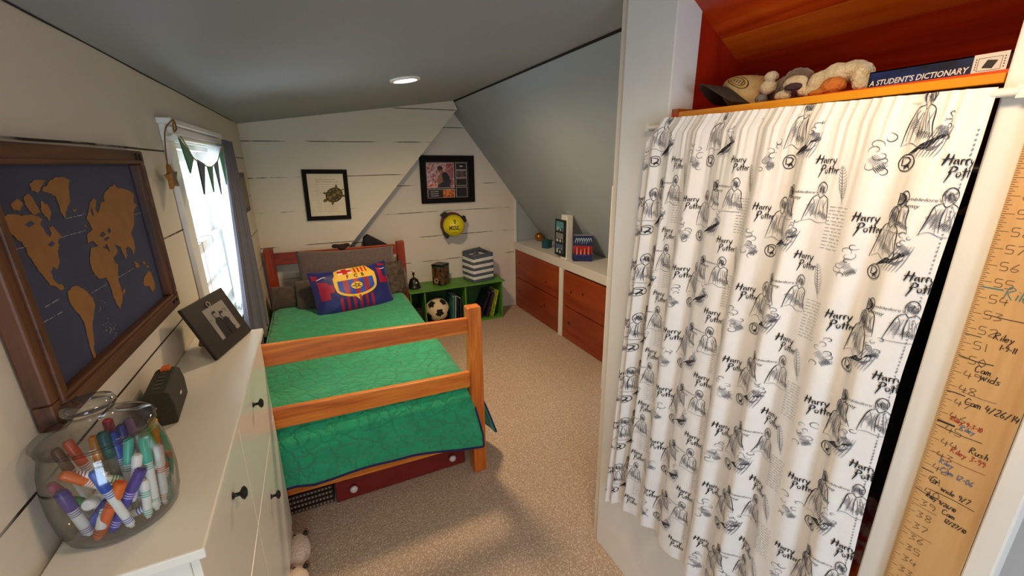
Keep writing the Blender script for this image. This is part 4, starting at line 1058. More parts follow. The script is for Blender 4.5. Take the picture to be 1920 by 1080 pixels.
marker('dark teal capped grey marker at the middle of the jar', (.004, .010, .020), (.004, .000, .136), DTEAL, GRY, r=.0072, capl=.36)
marker('navy capped marker behind the mint marker', (.020, .010, .005), (.026, -.004, .136), NAVY, band=NAVY)
marker('red capped marker at the back of the jar', (.010, -.020, .005), (.014, -.026, .142), RED, band=RED)
marker('orange red capped marker tilted left at the back of the jar', (-.010, -.015, .005), (-.034, -.026, .130), (214, 74, 26), band=RED)
marker('white marker with violet print leaning right near the front', (.012, .038, .030), (.032, .044, .103), WHT, band=VIO, capl=.25)
marker('yellow orange capped marker left of the dark teal cap', (-.012, -.004, .004), (-.006, -.020, .126), (232, 140, 30), band=YEL)
marker('green capped marker lying high on the left of the jar', (.010, .020, .060), (-.040, .010, .088), GRN, band=GRN)
marker('rose capped marker lying above the magenta cap', (-.005, .022, .080), (-.052, .012, .100), (196, 60, 70), band=RED)
marker('green tipped white marker standing at the front right of the jar', (.052, .040, .002), (.062, .012, .070), DTEAL, (20, 120, 104), capl=.4)
marker('brown capped marker at the back left of the jar', (-.030, -.030, .003), (-.048, -.034, .120), BRN, band=BRN)
marker('blue marker at the lower left of the jar behind the orange one', (-.050, .020, .003), (-.012, .044, .052), NAVY, (60, 80, 170))
marker('white marker lying low at the centre of the jar', (-.010, .030, .003), (.040, .046, .016), WHT, band=BLUE)

marker('teal capped marker leaning right behind the purple marker', (.000, .020, .004), (.030, .012, .118), TEAL, band=TEAL)
marker('blue capped marker standing between the dark teal and navy caps', (.012, .014, .004), (.014, -.006, .128), BLUE, band=BLUE)
marker('orange capped marker slanting across the left of the jar', (.010, .016, .030), (-.048, .022, .106), ORA, band=ORA)
marker('green capped marker low on the left wall of the jar', (.000, .030, .020), (-.058, .026, .074), GRN, band=GRN)
marker('pale grey marker upright behind the mint marker', (.040, .004, .003), (.040, .004, .118), GRY, band=NAVY)
marker('violet capped marker at the back right of the jar', (.040, -.026, .003), (.036, -.038, .126), VIO, band=PUR)
marker('white capped marker sloping down to the front left', (-.006, .024, .064), (-.030, .058, .020), WHT, band=TEAL, capl=.3)
marker('red tipped white marker beside the pink printed one', (.050, .030, .002), (.060, .022, .062), RED, band=RED, capl=.16)

# portable speaker
A0 = Vector((-.424, 1.164, DZ)); A1 = Vector((-.375, 1.130, DZ)); A2 = Vector((-.373, 1.290, DZ))
yaw = math.atan2(.160, -.004)-PI/2+.06
t = thing('speaker', 'small olive black box speaker with an orange loop on the white cabinet', 'speaker', (-.400, 1.212, DZ), yaw)
M_sp = mat('dark olive mesh', (52, 50, 36), .7, var=.3, scale=400, bump=.3)
b = B(); sec = [(-.030, .004), (-.026, 0), (.026, 0), (.030, .004), (.031, .05), (.026, .080), (.018, .086), (-.018, .086), (-.026, .080), (-.031, .05)]
b.prism(sec, lambda x, z: (x, -.078, z), lambda x, z: (x, .078, z)); b.build('body', M_sp, t, world=False, bevel=.005, seg=3)
b = B(); b.box(-.010, .010, .055, .081, .0845, .092); b.box(-.009, .009, .078, .084, .06, .092); b.build('loop', mat('orange strap', (222, 108, 30), .6), t, world=False, bevel=.002)
b = B()
for k in range(5): b.box(-.008, .006, -.055+.022*k, -.043+.022*k, .0862, .0875)
b.build('button', mat('raised olive button', (74, 72, 52), .6), t, world=False, bevel=.001)
b = B(); b.box(.0313, .0322, -.008, .008, .040, .046); b.build('badge', M_pw, t, world=False)

# leaning photo in a square dark frame
bl = Vector((-.349, 1.494, DZ)); br_ = Vector((-.279, 1.727, DZ)); e = (br_-bl).normalized(); nn = Vector((e.y, -e.x, 0))
up_ = (Vector((0, 0, 1))*math.cos(.395)-nn*math.sin(.395)).normalized(); fr_n = e.cross(up_)
t = thing('framed_photo', 'dark square frame with a black and white photo leaning on the white cabinet', 'picture frame', bl)
fw_, fh = .243, .186
P3 = lambda d: (lambda x, y: bl+e*x+up_*y+fr_n*d)
if fr_n.dot(nn) < 0: fr_n = -fr_n
M_dw = mat('dark stained wood', (38, 26, 20), .5, var=.25, scale=20, stretch=(6, 1, 1))
b = B(); b.prism([(0, 0), (fw_, 0), (fw_, fh), (0, fh)], P3(0), P3(.012)); b.build('frame', M_dw, t, bevel=.002)
b = B(); px0, px1, py0, py1 = .075, .200, .038, .150
b.flat([(px0, py0), (px1, py0), (px1, py1), (px0, py1)], P3(.0126), 0)
rr = random.Random(3)
for i in range(26):
    x = rr.uniform(px0+.004, px1-.012); y = rr.uniform(py0+.003, py1-.03); s = rr.uniform(.004, .011)
    b.flat([(x, y), (x+s, y+.002), (x+s*.8, y+s*1.3), (x+.001, y+s)], P3(.0128+.00005*i), 2+i % 2)
for cx, s in ((.118, 1.0), (.152, .9)):
    b.flat([(cx-.022*s, py0), (cx+.022*s, py0), (cx+.018*s, .098*s), (cx+.008, .108*s), (cx-.008, .108*s), (cx-.018*s, .098*s)], P3(.0145), 1)
    b.flat([(cx+.009*math.cos(a), .119*s+.011*math.sin(a)) for a in [k*PI/6 for k in range(12)]], P3(.0147), 3); b.flat([(cx+.010*math.cos(a), .125*s+.008*math.sin(a)) for a in [k*PI/6 for k in range(7)]], P3(.0149), 1)
b.build('photo', [mat('pale photo paper', (150, 142, 134), .4), mat('photo black', (30, 27, 27), .4), mat('photo mid grey', (96, 92, 88), .4), mat('photo light grey', (140, 134, 128), .4)], t)
b = B(); b.tube(smoothpath([P3(.014)(.118, .150), P3(.016)(.110, .162), P3(.016)(.120, .168), P3(.016)(.128, .160), P3(.014)(.122, .150)]), .0016, 6); b.build('clip', mat('pale wire clip', (196, 186, 170), .3, metallic=.6), t)
b = B(); m0 = P3(-.002)(.12, .13); b.bar(m0, Vector((m0.x-.040, m0.y+.012, DZ+.002)), .028, .004, up=e); b.build('easel_back', mat('pale brown easel', (146, 112, 74), .6), t)

# plush slippers on the carpet
M_fl = mat('cream fleece', (222, 196, 176), .95, bump=.7, bscale=120, sheen=.4)
M_fd = mat('brown fleece', (110, 74, 58), .95)
def slipper(x, y, rz, label):
    t = thing('slipper', label, 'slipper', (x, y, 0), rz, group='plush slippers by the white cabinet')
    b = B(); b.ball((0, 0, .040), (.050, .085, .042), 28, 16)
    b.build('body', M_fl, t, smooth=True, world=False)
    for s in (-1, 1): b = B(); b.ball((s*.020+.016, .052, .066), (.0095, .0095, .009), 12, 8); b.build('eye', M_dark, t, smooth=True, world=False)
    b = B(); b.ball((-.036, .010, .058), (.013, .028, .016), 14, 10); b.build('lining', mat('red slipper lining', (150, 26, 34), .9), t, smooth=True, world=False)
    for s in (-1, 1): b = B(); b.ball((s*.036+.004, .066, .058), (.010, .012, .016), 12, 8); b.build('ear', M_fd, t, smooth=True, world=False)
slipper(-.252, 1.606, .05, 'cream plush slipper with dark eyes nearer the bed basket')
slipper(-.256, 1.440, -.05, 'cream plush slipper with dark eyes nearer the near end of the cabinet')

# ------------------------------------------------------------------ closet shelf and what is on it
SZ = 1.700
t = thing('closet_shelf', 'honey coloured wooden shelf board above the printed curtain', 'shelf', (1.15, .6, 1.68))
b = B(); b.box(CX+.012, 1.405, .266, .936, SZ-.017, SZ-.001); b.build('board', M_cedar, t)
b = B(); b.hexa([(x, y, z) for x in (CX-.004, CX+.012) for y, zs in ((.293, (1.679, 1.693)), (.895, (1.684, 1.701))) for z in zs]); b.build('edge_strip', M_shelf, t, bevel=.0015)
b = B(); b.box(CX+.012, 1.3, .915, .9385, SZ-.001, SZ+.012); b.build('cleat', mat('raw cleat wood', (178, 96, 44), .5), t)

# cap
t = thing('baseball_cap', 'tan baseball cap with a dark brim and round badge on the closet shelf', 'cap', (1.02, .80, SZ))
M_tan = mat('tan twill', (196, 164, 112), .85, var=.08, scale=90); M_brim = mat('dark brown brim', (58, 44, 34), .85, var=.1, scale=90)
# cap frame: crown lies on the shelf, brim toward the left and viewer
cr_ = Vector((-.86, .50, 0)).normalized(); cu = Vector((.06, -.10, 1)).normalized(); cb = cu.cross(cr_).normalized(); cr_ = cb.cross(cu)
RC = Matrix((cr_, cb, cu)).transposed()    # x toward brim, y side, z up
co = Vector((1.030, .778, SZ+.002))
b = B(); n = 48; prof = [(.064, 0), (.065, .016), (.063, .036), (.055, .053), (.040, .066), (.019, .0725), (0, .074)]
def crown(a, r, z):
    k = 1-.014*abs(math.cos(3*a))**8; lift = .042*max(0, math.cos(a))**2.2*(1-z/.074)
    return co+RC@Vector((1.10*r*k*math.cos(a), .92*r*k*math.sin(a), z+lift))
vs = [crown(2*PI*i/n, r, z) for r, z in prof for i in range(n)]; fs = []
for j in range(len(prof)-1):
    for i in range(n): q = (i+1) % n; fs.append((j*n+i, j*n+q, (j+1)*n+q, (j+1)*n+i))
b.add(vs, fs); o = b.build('crown', M_tan, t, smooth=True); s_ = o.modifiers.new('t', 'SOLIDIFY'); s_.thickness = .003
b = B(); b.ball(co+RC@Vector((0, 0, .0745)), .005, 10, 6); b.build('button', M_brim, t, smooth=True)
def brim(u, v):
    a = (u-.5)*2.5; ca = max(0, math.cos(a))
    x = 1.10*.065*math.cos(a)+.058*v*math.cos(a*.60); y = .92*.065*math.sin(a)*(1-.04*v)
    return co+RC@Vector((x, y, -.002+.043*ca**1.6+.002*v*ca))
b = B(); b.grid(brim, 28, 8); o = b.build('brim', M_brim, t, smooth=True); s_ = o.modifiers.new('t', 'SOLIDIFY'); s_.thickness = .003; s_.offset = 1
def oncrown(k):
    pr = [(z, r) for r, z in prof]
    def f(x, y):
        zz = .042+y*.9
        for (za, ra), (zb_, rb) in zip(pr, pr[1:]):
            if za <= zz <= zb_: r = ra+(rb-ra)*(zz-za)/(zb_-za); break
        a = .62+x/.058
        return crown(a, r+.0014+.0004*k, zz)+Vector((0, 0, .0006*k))
    return f
b = B(); el = lambda rx, ry: [(rx*math.cos(a), ry*math.sin(a)) for a in [k*PI/12 for k in range(24)]]
b.flat(el(.026, .0205), oncrown(0), 0); b.flat(el(.0225, .0175), oncrown(1), 1); b.ribbon([(x, y) for x, y in el(.018, .013)]+[(.018, 0)], .0016, oncrown(2), 0, False)
for i in range(5): b.ribbon([(-.012+.006*i, -.007), (-.010+.006*i, .007)], .0018, oncrown(2), 0, False)
b.build('badge', [M_brim, mat('golden badge cloth', (206, 160, 70), .8)], t)

def plushbody(name, label, blobs, mats, extra, vox=.005):
    xs = [c[0] for c, r, m in blobs]; t = thing(name, label, 'soft toy', (sum(xs)/len(xs), sum(c[1] for c, r, m in blobs)/len(blobs), SZ))
    b = B()
    for c, r, m in blobs: b.ball(c, r, 18, 12)
    o = b.build('body', mats[0], t, smooth=True)
    rm = o.modifiers.new('r', 'REMESH'); rm.mode = 'VOXEL'; rm.voxel_size = vox; rm.use_smooth_shade = True
    sm = o.modifiers.new('sm', 'SMOOTH'); sm.iterations = 4
    tx = D.textures.new('fur', 'CLOUDS'); tx.noise_scale = .012
    dm = o.modifiers.new('d', 'DISPLACE'); dm.texture = tx; dm.strength = .006; dm.mid_level = .5
    for nm, bl_, m in extra:
        b = B()
        for c, r in bl_: b.ball(c, r, 16, 10)
        q = b.build(nm, m, t, smooth=True)
        rm = q.modifiers.new('r', 'REMESH'); rm.mode = 'VOXEL'; rm.voxel_size = .004; rm.use_smooth_shade = True
        dm = q.modifiers.new('d', 'DISPLACE'); dm.texture = tx; dm.strength = .004; dm.mid_level = .5
    return t
M_fb = mat('brown grey plush', (112, 84, 62), .95, var=.2, scale=70, bump=.7, bscale=180, sheen=.4); M_fc = mat('cream plush fur', (226, 206, 168), .95, var=.08, scale=60, bump=.7, bscale=180, sheen=.4)
M_fk = mat('dark plum plush', (72, 50, 54), .95, bump=.6, bscale=180); M_fg = mat('grey plush', (130, 124, 122), .95, bump=.6, bscale=180); M_fo = mat('orange tan plush', (206, 120, 50), .95, var=.1, scale=60, bump=.6, bscale=180)
plushbody('sloth_plush', 'brown and cream plush sloth lying beside the tan cap', [((1.03, .672, SZ+.032), (.036, .050, .030), 0), ((.998, .640, SZ+.036), (.032, .034, .031), 0), ((1.04, .720, SZ+.030), (.03, .03, .026), 0)], [M_fb],
    [('face', [((.972, .630, SZ+.034), (.013, .026, .015)), ((.976, .655, SZ+.012), (.014, .018, .011)), ((.974, .614, SZ+.018), (.010, .010, .012))], M_fc),
     ('eye_patch', [((.961, .626, SZ+.025), (.008, .020, .0085))], M_fk), ('paw', [((.985, .700, SZ+.036), (.017, .018, .016)), ((1.0, .706, SZ+.060), (.015, .016, .012))], M_fc), ('foot', [((.978, .708, SZ+.012), (.014, .012, .012))], M_fg)])
plushbody('dog_plush', 'cream plush dog with an orange tan muzzle next to the dictionary', [((.995, .590, SZ+.026), (.026, .024, .026), 0), ((1.0, .565, SZ+.040), (.028, .026, .022), 0), ((1.01, .540, SZ+.044), (.03, .026, .020), 0), ((1.0, .516, SZ+.030), (.026, .016, .026), 0), ((.985, .507, SZ+.013), (.02, .016, .013), 0), ((.985, .597, SZ+.010), (.02, .02, .010), 0)], [M_fc],
    [('muzzle', [((.973, .553, SZ+.017), (.020, .023, .017)), ((.966, .580, SZ+.006), (.014, .014, .006))], M_fo)], .004)

# dictionary lying flat, spine outward
t = thing('dictionary', 'thick dark blue dictionary lying flat on the closet shelf, spine out', 'book', (1.03, .405, SZ))
sy0, sy1, sx_, sh = .312, .492, .972, .030
b = B(); b.box(sx_+.003, sx_+.125, sy0+.004, sy1-.004, SZ+.002, SZ+sh-.002); b.build('pages', M_page, t)
M_ds = mat('dark starry blue cover', (16, 18, 34), .35, rgb2=(34, 58, 130), scale=17, detail=5)
b = B(); b.box(sx_, sx_+.128, sy0, sy1, SZ, SZ+.002); b.box(sx_, sx_+.128, sy0, sy1, SZ+sh-.002, SZ+sh); b.box(sx_, sx_+.003, sy0, sy1, SZ, SZ+sh)
sp_ = lambda k: (lambda x, z: (sx_-.0003-.0002*k, sy1-x, SZ+z))
b.flat([(.141, 0), (.180, 0), (.180, sh), (.141, sh)], sp_(0), 1)
b.text("A STUDENT'S DICTIONARY", .0125, sp_(1), .003, .006, 1, sx=.865, shear=.15, bold=.022)
b.flat([(.152, .010), (.164, .008), (.169, .019), (.157, .021)], sp_(1), 2)
for a, c in [((.147, .006), (.173, .006)), ((.147, .024), (.173, .024)), ((.147, .006), (.147, .024)), ((.173, .006), (.173, .024))]: b.ribbon([a, c], .0006, sp_(1), 2, False)
for i in range(5): b.ribbon([(.1445, .008+.0035*i), (.1445, .010+.0035*i)], .0012, sp_(1), 2, False); b.ribbon([(.1762, .008+.0035*i), (.1762, .010+.0035*i)], .0012, sp_(1), 2, False)
b.build('cover', [M_ds, mat('white spine print', (232, 230, 228), .5), mat('dark spine print', (34, 32, 36), .5)], t)

# ------------------------------------------------------------------ closet curtain with its print
t_rod = thing('closet_rod', 'white tension rod carrying the printed closet curtain', 'curtain rod', (.9, .6, 1.66))
b = B(); b.tube([(.899, .268, 1.664), (.899, .6, 1.663), (.899, .985, 1.668)], .0065, 10); b.build('rod', M_can, t_rod, smooth=50)
b = B(); b.box(.895, .919, .258, .270, 1.655, 1.673); b.build('bracket', M_can, t_rod)
b = B(); b.box(.895, .919, .985, .995, 1.659, 1.677); b.build('bracket', M_can, t_rod)
def interp(pts, v):
    for p, q in zip(pts, pts[1:]):
        if v <= q[0]: k = (v-p[0])/(q[0]-p[0]); return p[1]+(q[1]-p[1])*k
    return pts[-1][1]
YL = [(0, .945), (.03, .984), (.30, 1.000), (.80, 1.036), (1, 1.056)]
YR = [(0, .289), (.06, .290), (.18, .297), (.35, .305), (.55, .303), (.8, .292), (1, .284)]
HB = [(0, .372), (.5, .378), (.72, .388), (.88, .36), (1, .306)]     # hem height against s (0 = right edge)
def fold(s, v):
    w_ = s+.012*math.sin(2*PI*2.3*s+.5)+.008*math.sin(2*v+5*s)
    a = .0040+.0080*min(1, v*3)
    f = math.sin(2*PI*8.0*w_+.5*math.sin(2*v+7*s)+.4)+.40*math.sin(2*PI*13.3*w_+1.7+1.4*v)+.35*math.sin(2*PI*4.6*w_+2.2-1.2*v)
    k = max(0, (s-.80)/.2); f += .9*k*math.sin(2*PI*21*w_+.8*v)
    g = (math.sin(2*PI*38*s+2*math.sin(9*s))+.6*math.sin(2*PI*57*s+1))*.0022*math.exp(-v*16)
    return a*f*.92+g
def cloth(s, v):
    """s 0 = right (near) edge .. 1 = left edge; v 0 top .. 1 hem"""
    zt = 1.678-.006*(1-s)+(.010*s if s > .9 else .009*s); zb = interp(HB, s)
    y = interp(YR, v)+(interp(YL, v)-interp(YR, v))*s
    dz = -.040*max(0, (s-.955)/.045)**1.5*math.exp(-v*10)
    z = zt+(zb-zt)*v+dz
    x = .889+fold(s, v)-.010*v
    if v < .012: x = .889+fold(s, v)
    return Vector((x, y, z))
def cl_n(s, v):
    e = .002; s0, s1 = max(0, s-e), min(1, s+e); v0, v1 = max(0, v-e), min(1, v+e)
    n = (cloth(s1, v)-cloth(s0, v)).cross(cloth(s, v1)-cloth(s, v0)).normalized()
    return n if n.x < 0 else -n
CWid, CHei = .72, 1.29        # cloth plane in metres: p = distance from the left edge, q = height above the hem
def oncloth(k):
    def f(p, q):
        s = 1-min(1, max(0, p/CWid)); v = 1-min(1, max(0, q/CHei))
        return cloth(s, v)+cl_n(s, v)*(.0012+.0004*k)
    return f
b = B(); NU, NV = 330, 70
b.grid(lambda u, v: cloth(u, v), NU, NV, 0)
INK, GREY, PINK = 1, 2, 3
HPX = [  # spiky hand lettering, strokes on a unit grid
 ([(.02, -.12), (.16, .5), (.20, 1.05)], .13), ([(.50, -.10), (.56, .5), (.60, 1.0)], .12), ([(-.10, .46), (.3, .52), (.80, .60)], .09),
 ([(1.02, .52), (.84, .40), (.82, .10), (1.0, .14)], .09), ([(1.04, .56), (1.06, .25), (1.16, .02)], .10),
 ([(1.26, .56), (1.30, .02)], .10), ([(1.28, .36), (1.38, .54), (1.48, .50)], .08), ([(1.58, .58), (1.62, .04)], .10), ([(1.60, .40), (1.70, .60), (1.82, .56)], .08),
 ([(1.90, .60), (1.96, .26), (2.12, .24)], .09), ([(2.26, .72), (2.14, .20), (1.96, -.34)], .11)]
PTX = [
 ([(.24, .98), (.10, .42), (.22, .46), (-.02, -.55)], .13), ([(.00, .84), (.30, 1.06), (.56, .92), (.46, .62), (.18, .52)], .10),
 ([(.80, .56), (.66, .40), (.72, .10), (.88, .12), (.94, .40), (.82, .56)], .08), ([(1.16, .95), (1.18, .04)], .11), ([(.98, .62), (1.36, .66)], .08), ([(1.46, .98), (1.48, .06)], .11), ([(1.32, .70), (1.66, .72)], .08),
 ([(1.70, .34), (1.90, .42), (1.86, .62), (1.72, .50), (1.74, .16), (1.92, .18)], .08), ([(2.04, .62), (2.08, .08)], .10), ([(2.06, .44), (2.18, .66), (2.30, .62)], .08)]
def title(p, q, s, rot=0.):
    ca, sa_ = math.cos(rot), math.sin(rot)
    for strokes, ox, oy in ((HPX, 0, 0), (PTX, .62, -1.22)):
        for pts, w in strokes:
            P = [((x+ox)*s, (y+oy)*s) for x, y in pts]
            P = [(p+x*ca-y*sa_, q+x*sa_+y*ca) for x, y in P]
            b.ribbon(smoothpath(P, 4), w*s*1.32, oncloth(2), INK)
def emblem(p, q, r):
    b.ribbon([(p+r*math.cos(a), q+r*math.sin(a)) for a in [k*PI/10 for k in range(21)]], .0010, oncloth(1), INK, False)
    b.ribbon([(p+r*.93*math.cos(a), q+r*.95*math.sin(a)) for a in [k*PI/10+.1 for k in range(21)]], .0006, oncloth(1), INK, False)
    for pts in ([(-.5, .55), (-.45, -.35)], [(-.65, .6), (.1, .6), (.45, .2), (.1, -.25), (-.5, -.35)], [(.55, .45), (-.1, -.75)], [(.05, -.1), (.6, -.65)], [(-.2, -.45), (.5, -.3)]):
        b.ribbon(smoothpath([(p+x*r, q+y*r) for x, y in pts], 4), .0022, oncloth(2), INK)
def army(p, q, s):
    for pts in ([(0, .9), (.05, -.2)], [(-.15, .9), (.4, .85), (.65, .35), (.35, -.15), (-.05, -.2)]): b.ribbon(smoothpath([(p+x*s, q+y*s) for x, y in pts], 4), .0026, oncloth(2), INK)
    b.text("umbledore's", s*.42, oncloth(2), p+.7*s, q+.35*s, INK, sx=1.25, shear=.25); b.text("Army", s*.55, oncloth(2), p+.55*s, q-.35*s, INK, sx=1.0, shear=.25)
rs = random.Random(17)
def hatch(cx, cy_, w, n, ang, l, r_, mi=None):
    for k in range(n):
        o = (k-n/2)*w/n; ll = l*r_.uniform(.6, 1)
        dx, dy = math.cos(ang), math.sin(ang); x0, y0 = cx-dy*o, cy_+dx*o
        b.ribbon([(x0-ll*dx, y0-ll*dy), (x0, y0+.0006), (x0+ll*dx, y0+ll*dy)], .0009, oncloth(1), (GREY if mi is None else mi))
def cloak(p, q, w, h, seed):
    """hanging empty cloak: outline, fold lines, hatching"""
    r_ = random.Random(seed); X = lambda u: p+w*u; Y = lambda v: q+h*v
    j = lambda: r_.uniform(-.05, .05)
    for pts, wd, mi in [([(.44, .70), (.24, .62), (.12+j(), .36), (.02+j(), .02)], .0015, INK), ([(.60, .70), (.80, .60), (.86+j(), .34), (.98+j(), .05)], .0015, INK), ([(.02, .02), (.3, .07+j()), (.6, .02), (.98, .05)], .0010, GREY),
                    ([(.40, .70), (.34, .84), (.42, .97), (.56, .99), (.68, .88), (.64, .71)], .0014, INK), ([(.44, .70), (.42, .82), (.52, .90), (.60, .82), (.58, .70)], .0010, GREY),
                    ([(.40, .70), (.50, .62), (.64, .70)], .0013, INK), ([(.50, .62), (.46, .40), (.50, .10)], .0012, INK), ([(.24, .62), (.34, .45), (.30, .25)], .0010, GREY), ([(.80, .60), (.70, .42), (.76, .22)], .0010, GREY)]:
        b.ribbon(smoothpath([(X(u), Y(v)) for u, v in pts], 4), wd, oncloth(1), mi)
    for k in range(6):
        x = .40+.045*k; b.ribbon(smoothpath([(X(x), Y(.97-.02*k)), (X(x-.03+j()), Y(.86)), (X(x+j()), Y(.74))], 3), .0009, oncloth(1), INK if k % 2 else GREY)
        u = .2+.12*k; b.ribbon(smoothpath([(X(.5+(u-.5)*.5), Y(.56+.06*r_.random())), (X(u+j()), Y(.34)), (X(u+(u-.5)*.25), Y(.08+.1*r_.random()))], 3), r_.uniform(.0007, .0012), oncloth(1), GREY)
    hatch(X(.52), Y(.80), h*.16, 8, .7, w*.10, r_, INK)
    hatch(X(r_.uniform(.25, .4)), Y(.34), h*.30, 10, r_.uniform(.3, .9), w*.15, r_); hatch(X(r_.uniform(.6, .75)), Y(.22), h*.26, 9, r_.uniform(.9, 1.4), w*.13, r_, INK)
def curls(p, q, w, h, seed):
    """swirls of smoke with shading strokes"""
    r_ = random.Random(seed)
    for k in range(7):
        cx, cy_ = p+w*r_.uniform(.2, .8), q+h*(.12+.76*k/6); rad = w*r_.uniform(.14, .26); a0 = r_.uniform(0, 6); sg = 1 if k % 2 else -1
        b.ribbon([(cx+rad*(1-.055*i)*math.cos(a0+sg*.42*i), cy_+.8*rad*(1-.055*i)*math.sin(a0+sg*.42*i)) for i in range(13)], .0011, oncloth(1), INK if k % 3 == 0 else GREY)
    hatch(p+w*.5, q+h*.35, h*.4, 10, .8, w*.18, r_); hatch(p+w*.6, q+h*.2, h*.2, 7, 2.2, w*.14, r_, INK)
def quill(p, q, w, h, seed):
    """feather quill with barbs"""
    r_ = random.Random(seed); sp_ = smoothpath([(p+w*.9, q), (p+w*.6, q+h*.4), (p+w*.25, q+h)], 8)
    b.ribbon(sp_, .0012, oncloth(2), INK)
    for i, (x, y) in enumerate(sp_[4:]):
        l = w*.30*math.sin(PI*min(1, (i+2)/(len(sp_)-2))); 
        for s in (-1, 1): b.ribbon(smoothpath([(x, y), (x+s*l*.7, y+l*.35), (x+s*l, y+l*.9)], 2), .0008, oncloth(1), GREY if i % 3 else INK)
def wedge(p, q, s, seed):              # dark folded cloth wedge with strokes
    r_ = random.Random(seed)
    b.flat([(p, q), (p+.55*s, q+.20*s), (p+1.0*s, q+.62*s), (p+.80*s, q+.60*s), (p+.35*s, q+.34*s)], oncloth(1), INK)
    b.flat([(p+.18*s, q-.02*s), (p+.75*s, q+.16*s), (p+.95*s, q+.42*s), (p+.62*s, q+.22*s)], oncloth(1), GREY)
    for k in range(6): b.ribbon(smoothpath([(p+.3*s+.1*s*k, q-.1*s), (p+.45*s+.1*s*k, q+.3*s), (p+.7*s+.08*s*k, q+.9*s)], 3), .0010, oncloth(1), GREY)
def rules(p, q, w, h, n):              # faint ruled lines of writing
    for k in range(n):
        x = p
        while x < p+w:
            l = rs.uniform(.004, .012); b.ribbon([(x, q+h*k/n), (min(x+l, p+w), q+h*k/n+rs.uniform(-.0006, .0006))], .0008, oncloth(0), GREY, False); x += l+.003
PER = .187
def py(y): return 1.032-y               # distance from the left edge for a wall position
for c in range(4):
    ya = .445+.2*c*1.0; yb2 = .345+.19*c
    for k in range(-1, 8):
        sd = c*31+k*7
        qa = 1.262-PER*k+.004*math.sin(sd); qb = qa-.088; s = .0150*(1+.05*math.sin(sd))
        pa, pb = py(ya), py(yb2)
        if pa < 0: pa = .002
        def ok(p, q, w=.05, h=.05): return -.02 < p < CWid-w and .03 < q < CHei-h
        if ok(pa, qa, .035): title(pa, qa+.010, s, -.05)
        if ok(pb, qb, .020): title(pb, qb+.012, s, -.05)
        if ok(pa, qa-.095, .04): curls(pa-.012, qa-.100, .046, .072, sd)
        if ok(pa+.04, qa-.06, .04): cloak(pa+.034, qa-.052, .048, .092, sd+3)
        if ok(pb-.045, qb+.03, .03): wedge(pb-.050, qb+.026, .046, sd+1)
        if ok(pb, qb-.06, .025): cloak(pb-.004, qb-.100, .048, .078, sd+2); cloak(pb-.050, qb-.100, .036, .070, sd+8)
        if ok(pb+.04, qb-.04, .03): quill(pb+.040, qb-.06, .026, .066, sd+5)
        if ok(pb-.035, qb-.06): army(pb-.040, qb-.050, .0165)
        if ok(pa+.035, qa-.055): emblem(pa+.052, qa-.075, .0135)
        if ok(pa-.045, qa-.01, .03): rules(pa-.048, qa-.05, .034, .085, 13)
        if ok(pb-.03, qb+.05, .03): curls(pb-.026, qb+.045, .030, .046, sd+6)
# selvedge printing along the right edge
for k in range(170): b.ribbon([(CWid-.008, .05+.007*k), (CWid-.0065, .05+.007*k+rs.uniform(.002, .005))], .0012, oncloth(1), GREY, False)
M_cl = mat('white printed cotton', (232, 230, 230), .85, var=.02, scale=30, bump=.05, bscale=300)
cu_o = one(b, 'closet_curtain', [M_cl, mat('black print ink', (26, 26, 34), .85), mat('grey print ink', (112, 114, 126), .85), mat('pale grey print wash', (196, 197, 204), .85)],
   'white closet curtain printed with black wizard lettering and grey sketches', 'curtain', smooth=True)

# clothes and things glimpsed in the closet behind the curtain
def garment(label, y, rgb, zb, x=1.16, w=.34, grp='clothes on the closet rail', ph=0):
    t = thing('garment', label, 'clothes', (x, y, 1.5), group=grp)
    def f(u, v):
        a = 2*PI*u; hw = w/2*(.55+.45*min(1, v*5)); th = .016+.010*v
        z = 1.500-.05*0+(zb-1.500)*v
        return (x+hw*math.cos(a), y+th*math.sin(a)*(1+.25*math.sin(5*a+ph)), z-.03*abs(math.cos(a))*(1-v))
    b = B(); b.grid(f, 36, 16, wrap=True); b.build('cloth', mat('garment %s' % ph, rgb, .9, var=.15, scale=25), t, smooth=True)
    b = B(); b.tube(smoothpath([(x-.14, y, 1.485), (x, y, 1.515), (x+.14, y, 1.485)]), .005, 8); b.tube(smoothpath([(x, y, 1.515), (x, y, 1.54), (x+.012, y, 1.562), (x, y, 1.572), (x-.010, y, 1.562)]), .002, 6); b.build('hanger', mat('hanger %s' % ph, (150, 110, 70), .5), t, smooth=True)
b = B(); b.cyl((1.16, .265, 1.555), (1.16, .938, 1.555), .009); one(b, 'clothes_rail', mat('dull metal rail', (120, 116, 110), .4, metallic=.7), 'metal clothes rail inside the dark closet', 'rail')
garment('black jacket hanging first behind the curtain edge', .330, (24, 24, 28), .90, ph=1)
garment('black shirt hanging second on the closet rail', .400, (20, 19, 22), .94, ph=2)
garment('charcoal hoodie hanging in the middle of the closet rail', .480, (40, 38, 42), .92, ph=3)
b = B(); b.box(.95, 1.5, .268, .60, .700, .722); one(b, 'closet_board', M_cedar2, 'orange wooden shelf board low inside the closet', 'shelf', bevel=.002)
b = B(); rr = random.Random(9)
def heap(u, v):
    a = 2*PI*u; r = math.sin(PI*v*.5)
    return (1.06+.10*r*math.cos(a), .36+.075*r*math.sin(a), .723+.10*(1-r**3)*(1+.15*math.sin(4*a+5*v)))
b.grid(heap, 28, 12, wrap=True)
one(b, 'blanket', mat('red patterned fleece', (186, 30, 40), .95, rgb2=(220, 190, 190), scale=55, detail=1), 'red and white patterned blanket folded inside the closet', 'blanket', smooth=True)
